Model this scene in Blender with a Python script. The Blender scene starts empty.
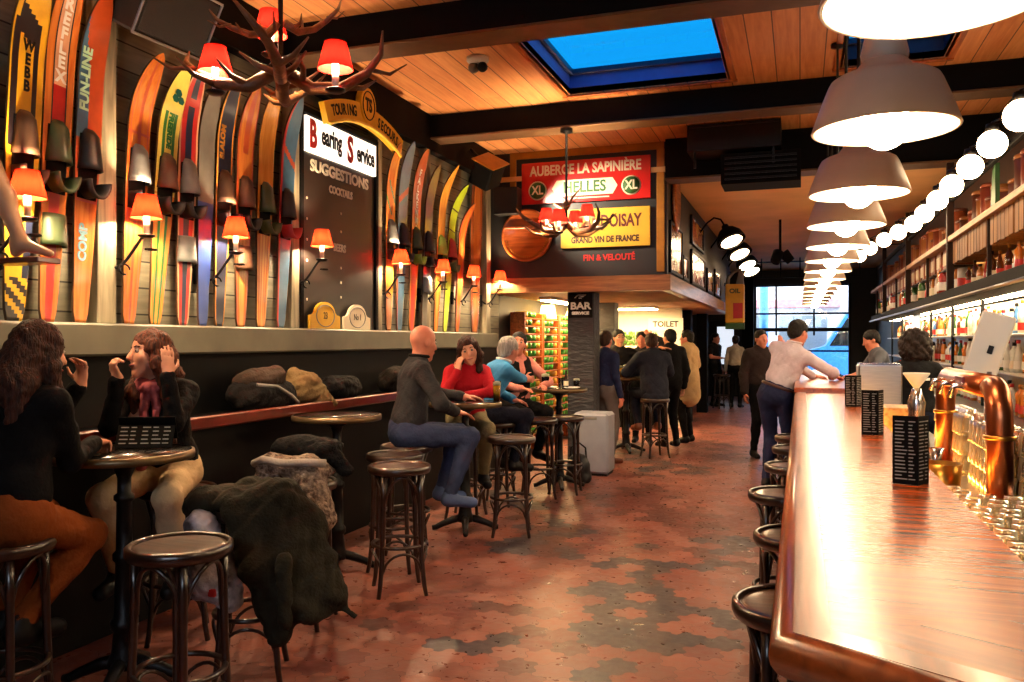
import bpy, math, random
import numpy as np
from mathutils import Vector, Matrix
SC = bpy.context.scene
COL = SC.collection
R = math.radians
PI = math.pi
V = Vector
rnd = random.Random(7)

# ------------------------------------------------------------------ camera, world, exposure
cam_d = bpy.data.cameras.new('camera')
cam = bpy.data.objects.new('camera', cam_d); COL.objects.link(cam)
cam.location = (0, 0, 1.55)
YAW = math.atan(288 / 830)
cam.rotation_euler = (R(90), 0, YAW)
cam_d.sensor_width = 36; cam_d.lens = 36 * 830 / 1024
cam_d.clip_start = .05; cam_d.clip_end = 200
SC.camera = cam
w = bpy.data.worlds.new('sky'); SC.world = w; w.use_nodes = True
w.node_tree.nodes['Background'].inputs[0].default_value = (.74, .86, 1, 1)
w.node_tree.nodes['Background'].inputs[1].default_value = 4.0
SC.view_settings.view_transform = 'Standard'; SC.view_settings.look = 'None'
SC.view_settings.gamma = 1; SC.view_settings.use_curve_mapping = False
SC.view_settings.exposure = 1.0
SC.cycles.use_denoising = True
SC.cycles.sample_clamp_indirect = 4
SC.cycles.max_bounces = 8; SC.cycles.transparent_max_bounces = 8
SC.cycles.caustics_reflective = False; SC.cycles.caustics_refractive = False

# ------------------------------------------------------------------ materials
def c(r, g=None, b=None):
    if g is None: r, g, b = r
    f = lambda x: (x / 255 / 12.92) if x <= 10 else ((x / 255 + .055) / 1.055) ** 2.4
    return (f(r), f(g), f(b), 1)

def nd(nt, typ, ins=None, **props):
    n = nt.nodes.new(typ)
    for k, v in props.items(): setattr(n, k, v)
    for k, v in (ins or {}).items():
        s = n.inputs[k]
        if isinstance(v, bpy.types.NodeSocket): nt.links.new(v, s)
        else: s.default_value = v
    return n

def mth(nt, op, a, b=0.0, cc=0.0):
    return nd(nt, 'ShaderNodeMath', {0: a, 1: b, 2: cc}, operation=op).outputs[0]

def newmat(name):
    m = bpy.data.materials.new(name); m.use_nodes = True
    return m, m.node_tree, m.node_tree.nodes['Principled BSDF']

def pset(b, rough=.5, metal=0, coat=0, trans=0, ior=None, sheen=0, spec=None):
    b.inputs['Roughness'].default_value = rough; b.inputs['Metallic'].default_value = metal
    b.inputs['Coat Weight'].default_value = coat; b.inputs['Coat Roughness'].default_value = .12
    b.inputs['Transmission Weight'].default_value = trans
    b.inputs['Sheen Weight'].default_value = sheen
    if ior: b.inputs['IOR'].default_value = ior
    if spec is not None: b.inputs['Specular IOR Level'].default_value = spec

def mixc(nt, fac, a, b):
    n = nd(nt, 'ShaderNodeMix', data_type='RGBA')
    for k, v in ((0, fac), (6, a), (7, b)):
        if isinstance(v, bpy.types.NodeSocket): nt.links.new(v, n.inputs[k])
        else: n.inputs[k].default_value = v
    return n.outputs[2]

def P(name, col, rough=.5, metal=0, var=.25, scale=9, bump=0, bscale=None, stretch=(1, 1, 1), col2=None, **kw):
    """principled with a little noise in its own colour"""
    m, nt, b = newmat(name); pset(b, rough, metal, **kw)
    co = nd(nt, 'ShaderNodeTexCoord').outputs['Object']
    mp = nd(nt, 'ShaderNodeMapping', {0: co, 3: stretch}).outputs[0]
    nz = nd(nt, 'ShaderNodeTexNoise', {'Vector': mp, 'Scale': scale, 'Detail': 5}).outputs[0]
    lin = c(col)
    c2 = c(col2) if col2 else tuple(x * (1 - var) for x in lin[:3]) + (1,)
    fac = nd(nt, 'ShaderNodeMapRange', {0: nz, 1: .35, 2: .65}).outputs[0]
    nt.links.new(mixc(nt, fac, lin, c2), b.inputs['Base Color'])
    if bump:
        nb = nd(nt, 'ShaderNodeTexNoise', {'Vector': mp, 'Scale': bscale or scale * 4, 'Detail': 3}).outputs[0]
        bp = nd(nt, 'ShaderNodeBump', {'Height': nb, 'Strength': bump, 'Distance': .02}).outputs[0]
        nt.links.new(bp, b.inputs['Normal'])
    return m

def wood(name, c1, c2, axis=1, rough=.45, coat=0, plank=None, gap=.03, along=None, bump=.15, fine=1.0):
    """grain along an object axis; plank = (cross axis, width) draws separate boards with dark joints"""
    m, nt, b = newmat(name); pset(b, rough, 0, coat)
    co = nd(nt, 'ShaderNodeTexCoord').outputs['Object']
    st = [14 * fine, 14 * fine, 14 * fine]; st[axis] = 1.0
    vec = co; tone = None
    if plank:
        sp = nd(nt, 'ShaderNodeSeparateXYZ', {0: co}).outputs
        u = mth(nt, 'DIVIDE', sp[plank[0]], plank[1]); cell = mth(nt, 'FLOOR', u)
        fr = mth(nt, 'FRACT', u)
        wn = nd(nt, 'ShaderNodeTexWhiteNoise', {'W': cell}, noise_dimensions='1D').outputs[0]
        jx = nd(nt, 'ShaderNodeCombineXYZ', {axis: mth(nt, 'MULTIPLY', wn, 17.0)}).outputs[0]
        vec = nd(nt, 'ShaderNodeVectorMath', {0: co, 1: jx}, operation='ADD').outputs[0]
        e = mth(nt, 'MINIMUM', fr, mth(nt, 'SUBTRACT', 1.0, fr))
        joint = mth(nt, 'LESS_THAN', e, gap)
        if along:
            sh = mth(nt, 'ADD', mth(nt, 'DIVIDE', sp[axis], along), mth(nt, 'MULTIPLY', wn, 3.7))
            wn = nd(nt, 'ShaderNodeTexWhiteNoise', {'W': mth(nt, 'ADD', cell, mth(nt, 'MULTIPLY', mth(nt, 'FLOOR', sh), 31.3))}, noise_dimensions='1D').outputs[0]
        tone = wn
    mp = nd(nt, 'ShaderNodeMapping', {0: vec, 3: st}).outputs[0]
    nz = nd(nt, 'ShaderNodeTexNoise', {'Vector': mp, 'Scale': 2.2, 'Detail': 6, 'Distortion': .6}).outputs[0]
    fac = nd(nt, 'ShaderNodeMapRange', {0: nz, 1: .33, 2: .67}).outputs[0]
    if tone: fac = mth(nt, 'ADD', mth(nt, 'MULTIPLY', fac, .6), mth(nt, 'MULTIPLY', tone, .45))
    out = mixc(nt, fac, c(c1), c(c2))
    if plank: out = mixc(nt, joint, out, tuple(x * .12 for x in c(c2)[:3]) + (1,))
    nt.links.new(out, b.inputs['Base Color'])
    h = nz
    if plank: h = mth(nt, 'SUBTRACT', nz, mth(nt, 'MULTIPLY', joint, 2.0))
    bp = nd(nt, 'ShaderNodeBump', {'Height': h, 'Strength': bump, 'Distance': .01}).outputs[0]
    nt.links.new(bp, b.inputs['Normal'])
    return m

def emit(name, col, s):
    m, nt, b = newmat(name)
    b.inputs['Base Color'].default_value = (.9, .9, .9, 1)
    b.inputs['Emission Color'].default_value = c(col); b.inputs['Emission Strength'].default_value = s
    return m

def glass(name, col=(235, 245, 245), rough=.03):
    """thin see-through glass"""
    m, nt, b = newmat(name)
    nt.nodes.remove(b)
    tr = nd(nt, 'ShaderNodeBsdfTransparent', {0: c(col)}).outputs[0]
    gl = nd(nt, 'ShaderNodeBsdfGlossy', {0: (1, 1, 1, 1), 'Roughness': rough}).outputs[0]
    fr = nd(nt, 'ShaderNodeFresnel', {0: 1.5}).outputs[0]
    mx = nd(nt, 'ShaderNodeMixShader', {0: fr, 1: tr, 2: gl}).outputs[0]
    nt.links.new(mx, nt.nodes['Material Output'].inputs[0])
    return m

def shade_mat(name, col, k=.55):
    """lampshade cloth: passes the light of the bulb inside"""
    m, nt, b = newmat(name); nt.nodes.remove(b)
    d = nd(nt, 'ShaderNodeBsdfDiffuse', {0: c(col)}).outputs[0]
    t = nd(nt, 'ShaderNodeBsdfTranslucent', {0: c(col)}).outputs[0]
    mx = nd(nt, 'ShaderNodeMixShader', {0: k, 1: d, 2: t}).outputs[0]
    nt.links.new(mx, nt.nodes['Material Output'].inputs[0])
    return m

# ------------------------------------------------------------------ mesh builder
def frame(d):
    d = V(d).normalized()
    a = V((0, 0, 1)) if abs(d.z) < .9 else V((1, 0, 0))
    u = a.cross(d).normalized()
    return u, d.cross(u)

class MB:
    def __init__(s): s.v = []; s.f = []; s.m = []; s.sm = []
    def add(s, vs, fs, m=0, sm=False, M=None):
        b = len(s.v)
        s.v += [tuple(M @ V(v)) for v in vs] if M else [tuple(v) for v in vs]
        for f in fs: s.f.append(tuple(i + b for i in f)); s.m.append(m); s.sm.append(sm)
        return s
    def box(s, ctr, dim, M=None, m=0, bev=.004):
        hx, hy, hz = [x / 2 for x in dim]; bev = min(bev, hx * .45, hy * .45, hz * .45)
        vs = []; idx = {}
        for X in (-1, 1):
            for Y in (-1, 1):
                for Z in (-1, 1):
                    for ax in range(3):
                        p = [X * hx, Y * hy, Z * hz]
                        for a in range(3):
                            if a != ax: p[a] -= (X, Y, Z)[a] * bev
                        idx[(X, Y, Z, ax)] = len(vs); vs.append([p[i] + ctr[i] for i in range(3)])
        fs = []
        def q(*ks): fs.append(tuple(idx[k] for k in ks))
        for ax in range(3):
            o1, o2 = (ax + 1) % 3, (ax + 2) % 3
            for sg in (-1, 1):
                ks = []
                for a, b2 in ((-1, -1), (1, -1), (1, 1), (-1, 1)):
                    t = [0, 0, 0]; t[ax] = sg; t[o1] = a; t[o2] = b2; ks.append((*t, ax))
                if sg < 0: ks.reverse()
                q(*ks)
            for a in (-1, 1):
                for b2 in (-1, 1):
                    t0 = [0, 0, 0]; t0[o1] = a; t0[o2] = b2; t1 = t0[:]; t0[ax] = -1; t1[ax] = 1
                    ks = [(*t0, o1), (*t1, o1), (*t1, o2), (*t0, o2)]
                    if a * b2 < 0: ks.reverse()
                    q(*ks)
        for X in (-1, 1):
            for Y in (-1, 1):
                for Z in (-1, 1):
                    ks = [(X, Y, Z, 0), (X, Y, Z, 1), (X, Y, Z, 2)]
                    if X * Y * Z < 0: ks.reverse()
                    q(*ks)
        return s.add(vs, fs, m, False, M)
    def tube(s, pts, r, n=8, closed=False, m=0, M=None, flat=1.0, cap=True):
        pts = [V(p) for p in pts]; L = len(pts)
        rs = r if isinstance(r, (list, tuple)) else [r] * L
        vs = []; fs = []; u = None
        for i, p in enumerate(pts):
            a = pts[(i - 1) % L] if (closed or i > 0) else p
            b = pts[(i + 1) % L] if (closed or i < L - 1) else p
            d = (b - a).normalized() if (b - a).length > 1e-9 else V((0, 0, 1))
            if u is None: u, w2 = frame(d)
            else:
                u = (u - d * u.dot(d))
                u = u.normalized() if u.length > 1e-6 else frame(d)[0]
                w2 = d.cross(u)
            for k in range(n):
                t = 2 * PI * k / n
                vs.append(p + u * (math.cos(t) * rs[i]) + w2 * (math.sin(t) * rs[i] * flat))
        for i in range(L if closed else L - 1):
            j = (i + 1) % L
            for k in range(n):
                k2 = (k + 1) % n
                fs.append((i * n + k, i * n + k2, j * n + k2, j * n + k))
        if cap and not closed:
            fs.append(tuple(reversed(range(n)))); fs.append(tuple(range((L - 1) * n, L * n)))
        return s.add(vs, fs, m, True, M)
    def lathe(s, prof, n=24, M=None, m=0, ms=None, cap=True, sm=True):
        vs = []; L = len(prof)
        for r, z in prof:
            for k in range(n):
                t = 2 * PI * k / n; vs.append((r * math.cos(t), r * math.sin(t), z))
        for i in range(L - 1):
            fs = []
            for k in range(n):
                k2 = (k + 1) % n; fs.append((i * n + k, i * n + k2, (i + 1) * n + k2, (i + 1) * n + k))
            if i == 0: s.add(vs, fs, ms[i] if ms else m, sm, M)
            else:
                b = len(s.v) - len(vs)
                for f in fs: s.f.append(tuple(a + b for a in f)); s.m.append(ms[i] if ms else m); s.sm.append(sm)
        b = len(s.v) - len(vs)
        if cap:
            if prof[0][0] > 1e-6: s.f.append(tuple(b + k for k in reversed(range(n)))); s.m.append(ms[0] if ms else m); s.sm.append(False)
            if prof[-1][0] > 1e-6: s.f.append(tuple(b + (L - 1) * n + k for k in range(n))); s.m.append(ms[-1] if ms else m); s.sm.append(False)
        return s
    def prism(s, poly, o, u, v, wv, m=0, sm=False, mside=None):
        """2-D outline (counter-clockwise seen against wv) extruded by wv"""
        o, u, v, wv = V(o), V(u), V(v), V(wv); n = len(poly)
        vs = [o + u * a + v * b for a, b in poly]; vs += [p + wv for p in vs]
        s.add(vs, [tuple(reversed(range(n))), tuple(range(n, 2 * n))], m)
        b = len(s.v) - 2 * n
        for k in range(n):
            k2 = (k + 1) % n
            s.f.append((b + k, b + k2, b + n + k2, b + n + k)); s.m.append(m if mside is None else mside); s.sm.append(sm)
        return s
    def sph(s, ctr, r, nu=16, nv=10, m=0, M=None):
        r = r if isinstance(r, (list, tuple)) else (r, r, r)
        vs = [(ctr[0], ctr[1], ctr[2] - r[2])]; fs = []
        for j in range(1, nv):
            a = -PI / 2 + PI * j / nv
            for k in range(nu):
                t = 2 * PI * k / nu
                vs.append((ctr[0] + r[0] * math.cos(a) * math.cos(t), ctr[1] + r[1] * math.cos(a) * math.sin(t), ctr[2] + r[2] * math.sin(a)))
        vs.append((ctr[0], ctr[1], ctr[2] + r[2])); T = len(vs) - 1
        for k in range(nu):
            k2 = (k + 1) % nu
            fs.append((0, 1 + k2, 1 + k)); fs.append((T, T - nu + k, T - nu + k2))
            for j in range(nv - 2): fs.append((1 + j * nu + k, 1 + j * nu + k2, 1 + (j + 1) * nu + k2, 1 + (j + 1) * nu + k))
        return s.add(vs, fs, m, True, M)
    def build(s, name, mats, parent=None, loc=None):
        me = bpy.data.meshes.new(name)
        me.from_pydata(s.v, [], s.f)
        me.polygons.foreach_set('use_smooth', s.sm); me.polygons.foreach_set('material_index', s.m)
        for x in (mats if isinstance(mats, (list, tuple)) else [mats]): me.materials.append(x)
        me.update()
        return link(name, me, parent, loc)

def link(name, me, parent=None, loc=None):
    o = bpy.data.objects.new(name, me); COL.objects.link(o)
    if parent: o.parent = parent
    if loc: o.location = loc
    return o
def tag(o, label, cat, group=None):
    o['label'] = label; o['category'] = cat
    if group: o['group'] = group
    return o
def thing(name, label, cat, loc=(0, 0, 0), rz=0, group=None):
    o = bpy.data.objects.new(name, None); COL.objects.link(o)
    o.empty_display_size = .1
    o.location = loc; o.rotation_euler = (0, 0, rz)
    return tag(o, label, cat, group)
def struct(o): o['kind'] = 'structure'; return o
def dup(o, loc=None, rz=None, label=None, group=None, parent=None, scale=None):
    q = o.copy(); COL.objects.link(q)
    if parent: q.parent = parent
    if loc is not None: q.location = loc
    if rz is not None: q.rotation_euler = (0, 0, rz)
    if scale: q.scale = (scale,) * 3 if isinstance(scale, (int, float)) else scale
    if label: q['label'] = label
    if group: q['group'] = group
    for ch in o.children: dup(ch, parent=q)
    return q
def box_obj(name, lo, hi, mat, parent=None, bev=.004):
    return MB().box([(a + b) / 2 for a, b in zip(lo, hi)], [b - a for a, b in zip(lo, hi)], bev=bev).build(name, mat, parent)
def setmat(o, mat):
    """give a copied part a material of its own"""
    o.data = o.data.copy(); o.data.materials.clear(); o.data.materials.append(mat)
def rotz(a): return Matrix.Rotation(a, 4, 'Z')
def tr(*p): return Matrix.Translation(V(p))
def basis(o, x, y, z):
    M = Matrix.Identity(4)
    for i, a in enumerate((x, y, z)):
        for j in range(3): M[j][i] = a[j]
    for j in range(3): M[j][3] = o[j]
    return M

_fc = {}
def text(name, s, size, M, mat, parent=None, ext=.002, sx=1.0, bold=0.0, align='CENTER', spacing=1.0):
    """lettering as a mesh; M maps text x, y, z (z = out of the face)"""
    cu = bpy.data.curves.new('lettering', 'FONT'); cu.body = s; cu.size = size; cu.extrude = ext; cu.offset = bold
    cu.align_x = align; cu.align_y = 'CENTER'; cu.resolution_u = 3; cu.space_character = spacing; cu.space_line = .85
    ob = bpy.data.objects.new('lettering', cu); COL.objects.link(ob)
    dg = bpy.context.evaluated_depsgraph_get()
    me = bpy.data.meshes.new_from_object(ob.evaluated_get(dg))
    bpy.data.objects.remove(ob); bpy.data.curves.remove(cu)
    me.transform(M @ Matrix.Diagonal((sx, 1, 1, 1)))
    me.materials.clear(); me.materials.append(mat)
    return link(name, me, parent)

# ------------------------------------------------------------------ smooth solids (union of tapered limbs), meshed by surface nets
def rc(a, b, ra, rb=None, k=.03): return ('c', np.array(a, float), np.array(b, float), ra, ra if rb is None else rb, k, 1)
def el(ctr, rad, M=None, k=.03): return ('e', np.array(ctr, float), np.array(rad, float), np.eye(3) if M is None else np.array(M, float), 0, k, 1)
def cut(p): return p[:6] + (-1,)
def grow(p, g):
    if p[0] == 'c': return ('c', p[1], p[2], p[3] + g, p[4] + g) + p[5:]
    return ('e', p[1], p[2] + g) + p[3:]
def bb(p):
    if p[0] == 'c':
        r = max(p[3], p[4]); return np.minimum(p[1], p[2]) - r, np.maximum(p[1], p[2]) + r
    r = np.sqrt(((p[3] * p[2][None, :]) ** 2).sum(1)); return p[1] - r, p[1] + r
def sdf(prims, h, wob=None):
    un = [p for p in prims if p[6] > 0]
    lo = np.min([bb(p)[0] for p in un], 0) - 3 * h; hi = np.max([bb(p)[1] for p in un], 0) + 3 * h
    n = np.ceil((hi - lo) / h).astype(int) + 1
    F = np.full(n, 9., np.float32); ax = [lo[i] + h * np.arange(n[i]) for i in range(3)]
    for p in prims:
        b0, b1 = bb(p); e = p[5] + 2.5 * h
        i0 = np.clip(np.floor((b0 - e - lo) / h).astype(int), 0, n); i1 = np.clip(np.ceil((b1 + e - lo) / h).astype(int) + 1, 0, n)
        if (i1 <= i0).any(): continue
        sl = tuple(slice(a, b) for a, b in zip(i0, i1))
        G = np.stack(np.meshgrid(ax[0][sl[0]], ax[1][sl[1]], ax[2][sl[2]], indexing='ij'), -1)
        if p[0] == 'c':
            pa = G - p[1]; ba = p[2] - p[1]; t = np.clip((pa @ ba) / max(ba @ ba, 1e-12), 0, 1)
            d = np.linalg.norm(pa - t[..., None] * ba, axis=-1) - (p[3] + (p[4] - p[3]) * t)
        else:
            q = (G - p[1]) @ p[3]
            k0 = np.linalg.norm(q / p[2], axis=-1); k1 = np.linalg.norm(q / p[2] ** 2, axis=-1) + 1e-9
            d = k0 * (k0 - 1) / k1
        k = p[5]; sub = F[sl]
        if p[6] > 0:
            t = np.clip(.5 + .5 * (sub - d) / k, 0, 1); F[sl] = sub * (1 - t) + d * t - k * t * (1 - t)
        else:
            t = np.clip(.5 - .5 * (sub + d) / k, 0, 1); F[sl] = sub * (1 - t) - d * t + k * t * (1 - t)
    S = F < 0
    cnt = sum(S[a:n[0] - 1 + a, b:n[1] - 1 + b, q:n[2] - 1 + q].astype(np.int8) for a in (0, 1) for b in (0, 1) for q in (0, 1))
    act = (cnt > 0) & (cnt < 8); I = np.argwhere(act)
    idx = np.full(act.shape, -1, int); idx[tuple(I.T)] = np.arange(len(I))
    pos = np.zeros((len(I), 3)); num = np.zeros(len(I))
    cor = [np.array((a, b, q)) for a in (0, 1) for b in (0, 1) for q in (0, 1)]
    for a in cor:
        for b in cor:
            if (b - a).sum() == 1 and (b >= a).all():
                fa = F[tuple((I + a).T)]; fb = F[tuple((I + b).T)]; x = (fa < 0) != (fb < 0)
                t = np.where(x, fa / np.where(x, fa - fb, 1), 0)
                pos += np.where(x[:, None], a + t[:, None] * (b - a), 0); num += x
    P_ = lo + h * (I + pos / num[:, None])
    quads = []
    for d in range(3):
        e = np.eye(3, dtype=int)[d]; o1, o2 = np.eye(3, dtype=int)[(d + 1) % 3], np.eye(3, dtype=int)[(d + 2) % 3]
        m = n - e
        A = S[:m[0], :m[1], :m[2]]; B = S[e[0]:, e[1]:, e[2]:]
        E = np.argwhere(A != B)
        ok = ((E - o1 - o2) >= 0).all(1) & ((E + e) < n).all(1) & (E < np.array(act.shape)).all(1); E = E[ok]
        q = np.stack([idx[tuple((E - o1 - o2).T)], idx[tuple((E - o2).T)], idx[tuple(E.T)], idx[tuple((E - o1).T)]], 1)
        fl = ~A[tuple(E.T)]; q[fl] = q[fl][:, ::-1]; quads.append(q)
    Q = np.concatenate(quads); Q = Q[(Q >= 0).all(1)]
    if wob:
        amp, fr = wob
        N = np.zeros_like(P_); nn = np.cross(P_[Q[:, 1]] - P_[Q[:, 0]], P_[Q[:, 2]] - P_[Q[:, 0]])
        for k in range(4): np.add.at(N, Q[:, k], nn)
        N /= np.linalg.norm(N, axis=1)[:, None] + 1e-12
        g = np.random.RandomState(3); off = 0
        for j in range(6):
            dv = g.normal(size=3); dv[2] *= .6; dv *= fr * (1 + .5 * j) / np.linalg.norm(dv)
            off = off + np.abs(np.sin(P_ @ dv + g.uniform(0, 6) + 1.5 * np.sin(P_ @ dv[[1, 2, 0]]))) / (1 + .5 * j)
        P_ = P_ + N * ((off - off.mean()) * amp)[:, None]
    return P_, Q
def sdf_obj(name, prims, h, mat, parent=None, wob=None, org=None):
    vs, fs = sdf(prims, h, wob)
    if org is not None: vs = vs - np.array(org)
    me = bpy.data.meshes.new(name); me.from_pydata(vs.tolist(), [], fs.tolist())
    me.polygons.foreach_set('use_smooth', [True] * len(fs))
    me.materials.append(mat); me.update()
    return link(name, me, parent)

# ------------------------------------------------------------------ palette
M = {}
M['black'] = P('black_paint', (13, 12, 13), .5, spec=.25)
M['matblack'] = P('matte_black', (9, 8, 9), .75, spec=.12)
M['iron'] = P('cast_iron', (26, 25, 27), .42, .6, bump=.15)
M['bent'] = P('dark_bentwood', (46, 26, 16), .28, 0, var=.45, scale=5, stretch=(1, 1, 6), coat=.5)
M['bentseat'] = wood('stool_seat_wood', (88, 50, 28), (46, 25, 15), 0, .3, .5)
M['chrome'] = P('chrome', (205, 205, 208), .16, 1, var=.05)
M['steel'] = P('brushed_steel', (168, 168, 172), .32, 1, var=.12, stretch=(1, 1, 14))
M['brass'] = P('brass', (196, 142, 62), .28, 1, var=.15)
M['copper'] = P('copper', (186, 108, 70), .3, 1, var=.25, scale=3)
M['white'] = P('white_paint', (232, 228, 220), .5, var=.06)
M['cream'] = P('cream_paint', (226, 212, 182), .6, var=.1)
M['red'] = P('red_paint', (196, 32, 26), .45, var=.15)
M['yellow'] = P('yellow_paint', (232, 178, 34), .45, var=.12)
M['green'] = P('green_paint', (40, 92, 40), .5)
M['orange'] = P('orange_paint', (214, 96, 30), .4, var=.2)
M['navy'] = P('navy_paint', (30, 40, 92), .45, var=.2)
M['blue'] = P('blue_paint', (54, 110, 156), .4, var=.25)
M['grey'] = P('grey_paint', (122, 120, 116), .6, var=.15)
M['lime'] = P('lime_paint', (178, 208, 44), .4, var=.12)
M['gold'] = P('gold_paint', (176, 116, 34), .45, .2)
M['barrelwood'] = wood('varnished_wood', (206, 112, 46), (138, 62, 22), 1, .35, .4)
M['barwood'] = wood('bar_top_wood', (190, 92, 36), (124, 48, 16), 0, .25, 0, bump=.04, fine=1.5)
M['barwood2'] = wood('bar_end_wood', (186, 92, 40), (120, 48, 18), 0, .25, 0, plank=(1, .13), gap=.012, bump=.05)
M['nosing'] = wood('bar_nosing_wood', (176, 84, 36), (118, 50, 20), 1, .28, .5, bump=.05)
M['redrail'] = P('oxblood_varnish', (104, 26, 14), .3, coat=.4, var=.35)
M['shelfwood'] = wood('pale_shelf_wood', (200, 158, 104), (150, 104, 58), 1, .5)
M['crate'] = wood('crate_board', (170, 120, 66), (112, 70, 34), 2, .6, plank=(1, .12), gap=.03)
M['antler'] = P('antler_horn', (122, 78, 46), .5, var=.5, scale=14, bump=.3)
M['shade'] = shade_mat('red_lampshade_cloth', (150, 24, 9), .085)
M['glass'] = glass('clear_glass')
M['crimson'] = shade_mat('crimson_lampshade_cloth', (140, 14, 10), .05)

# ------------------------------------------------------------------ the shell
XL, XR, YF, YB = -3.65, 1.9, -2.6, 24.0
def tile_floor():
    a = .105                                   # hexagon side
    m, nt, b = newmat('terracotta_tiles'); pset(b, .34)
    at = nd(nt, 'ShaderNodeAttribute', attribute_name='tone').outputs['Color']
    co = nd(nt, 'ShaderNodeTexCoord').outputs['Object']
    nz = nd(nt, 'ShaderNodeTexNoise', {'Vector': co, 'Scale': 16, 'Detail': 6}).outputs[0]
    nw = nd(nt, 'ShaderNodeTexNoise', {'Vector': co, 'Scale': 1.1, 'Detail': 3}).outputs[0]
    f = mth(nt, 'ADD', mth(nt, 'MULTIPLY', nz, .7), mth(nt, 'MULTIPLY', nw, .7))
    mul = nd(nt, 'ShaderNodeMapRange', {0: f, 1: .4, 2: 1.0, 3: .62, 4: 1.25}).outputs[0]
    vm = nd(nt, 'ShaderNodeVectorMath', {0: at, 3: mul}, operation='SCALE').outputs[0]
    nt.links.new(vm, b.inputs['Base Color'])
    bp = nd(nt, 'ShaderNodeBump', {'Height': nz, 'Strength': .25, 'Distance': .01}).outputs[0]
    nt.links.new(bp, b.inputs['Normal'])
    nt.links.new(nd(nt, 'ShaderNodeMapRange', {0: nz, 1: .3, 2: .7, 3: .24, 4: .5}).outputs[0], b.inputs['Roughness'])
    strokes = STROKES
    reds = [c(144, 84, 70), c(136, 76, 64), c(152, 92, 76), c(124, 70, 62), c(148, 96, 84), c(130, 80, 70)]
    darks = [c(72, 62, 66), c(66, 58, 64), c(78, 64, 64)]
    browns = [c(104, 62, 54), c(96, 60, 54)]
    vs, fs, tones = [], [], []
    w3 = math.sqrt(3) * a
    vs += [(XL, YF, -.004), (XR, YF, -.004), (XR, YB, -.004), (XL, YB, -.004)]; fs.append((0, 1, 2, 3)); tones.append(c(86, 52, 44))
    g = random.Random(11)
    def dseg(p, s):
        (ax, ay), (bx, by) = s
        l = (bx - ax) ** 2 + (by - ay) ** 2
        t = 0 if l == 0 else max(0, min(1, ((p[0] - ax) * (bx - ax) + (p[1] - ay) * (by - ay)) / l))
        return math.hypot(p[0] - ax - t * (bx - ax), p[1] - ay - t * (by - ay))
    j = 0; y = YF + .2
    while y < YB - .1:
        x = XL + .1 + (w3 / 2 if j % 2 else 0)
        while x < XR - .1:
            pts = []
            for k in range(6):
                t0, t1 = R(60 * k - 30), R(60 * k + 30)
                p0 = V((math.cos(t0), math.sin(t0))) * a; p1 = V((math.cos(t1), math.sin(t1))) * a
                nrm = (p0 + p1).normalized()
                for q in range(5):
                    t = q / 5
                    p = p0.lerp(p1, t) + nrm * (.15 * a * math.sin(2 * PI * t))
                    pts.append(p * .984)
            b0 = len(vs); vs += [(x + p.x, y + p.y, 0) for p in pts]; fs.append(tuple(range(b0, b0 + 30)))
            d = min(dseg((x, y), s) for s in strokes)
            n1 = math.sin(x * 2.1 + 1.3 * math.sin(y * 1.7)) + math.sin(y * 1.3 + 2 * math.sin(x * 1.1 + 2))
            if d < .095: tn = g.choice(darks)
            elif n1 + g.uniform(-.5, .5) > 1.45 and y > 5.6: tn = g.choice(darks + browns)
            elif n1 + g.uniform(-.6, .6) < -.7: tn = g.choice(browns + reds[3:])
            else: tn = g.choice(reds)
            tones.append(tn)
            x += w3
        y += 1.5 * a; j += 1
    me = bpy.data.meshes.new('floor'); me.from_pydata(vs, [], fs)
    at = me.color_attributes.new('tone', 'FLOAT_COLOR', 'CORNER')
    buf = []
    for f, tn in zip(fs, tones): buf += list(tn) * len(f)
    at.data.foreach_set('color', buf)
    me.materials.append(m); me.update()
    struct(link('floor', me))
STROKES = []
def fl(px, py):                                # table of the dark tile figure, floor metres
    STROKES.append((px, py))
fl((-1.33, 5.66), (-1.06, 5.81))
fl((-1.03, 5.77), (-0.8, 5.01))
fl((-0.8, 5.01), (-0.6, 4.87))
fl((-0.6, 4.87), (-0.39, 4.76))
fl((-1.33, 5.05), (-1.09, 5.13))
fl((-1.09, 5.13), (-1.0, 4.47))
fl((-1.04, 4.33), (-0.73, 4.21))
fl((-0.73, 4.21), (-0.76, 4.94))
fl((-1.07, 6.21), (-1.07, 6.21))
fl((-0.71, 6.5), (-0.41, 6.68))
fl((-0.77, 5.8), (-0.58, 5.86))
fl((-0.54, 4.38), (-0.38, 4.42))
fl((-1.63, 6.01), (-1.63, 6.01))
fl((-0.84, 4.47), (-0.89, 4.38))
fl((-1.77, 3.88), (-1.47, 3.98))
fl((-0.92, 3.83), (-0.78, 3.85))
fl((-1.0, 4.47), (-0.87, 4.29))
fl((-0.56, 6.23), (-0.41, 6.54))
tile_floor()

planks = wood('ceiling_planks', (240, 170, 108), (206, 126, 72), 1, .45, .15, plank=(0, .19), gap=.022, along=2.6)
plaster = P('ochre_plaster', (244, 190, 122), .8, var=.2, scale=1.2)
boards = wood('grey_wall_boards', (136, 132, 112), (94, 90, 76), 1, .6, plank=(2, .155), gap=.03)
graywood = wood('weathered_batten', (166, 156, 130), (110, 102, 84), 2, .5, fine=.7)
ledgem = P('grey_ledge_paint', (104, 102, 86), .55, var=.3, scale=3)
darkwall = P('dark_wall', (30, 27, 25), .6, var=.3, scale=3)
wains = P('dark_wainscot', (9, 9, 10), .55, var=.3, scale=3, spec=.2)

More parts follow.
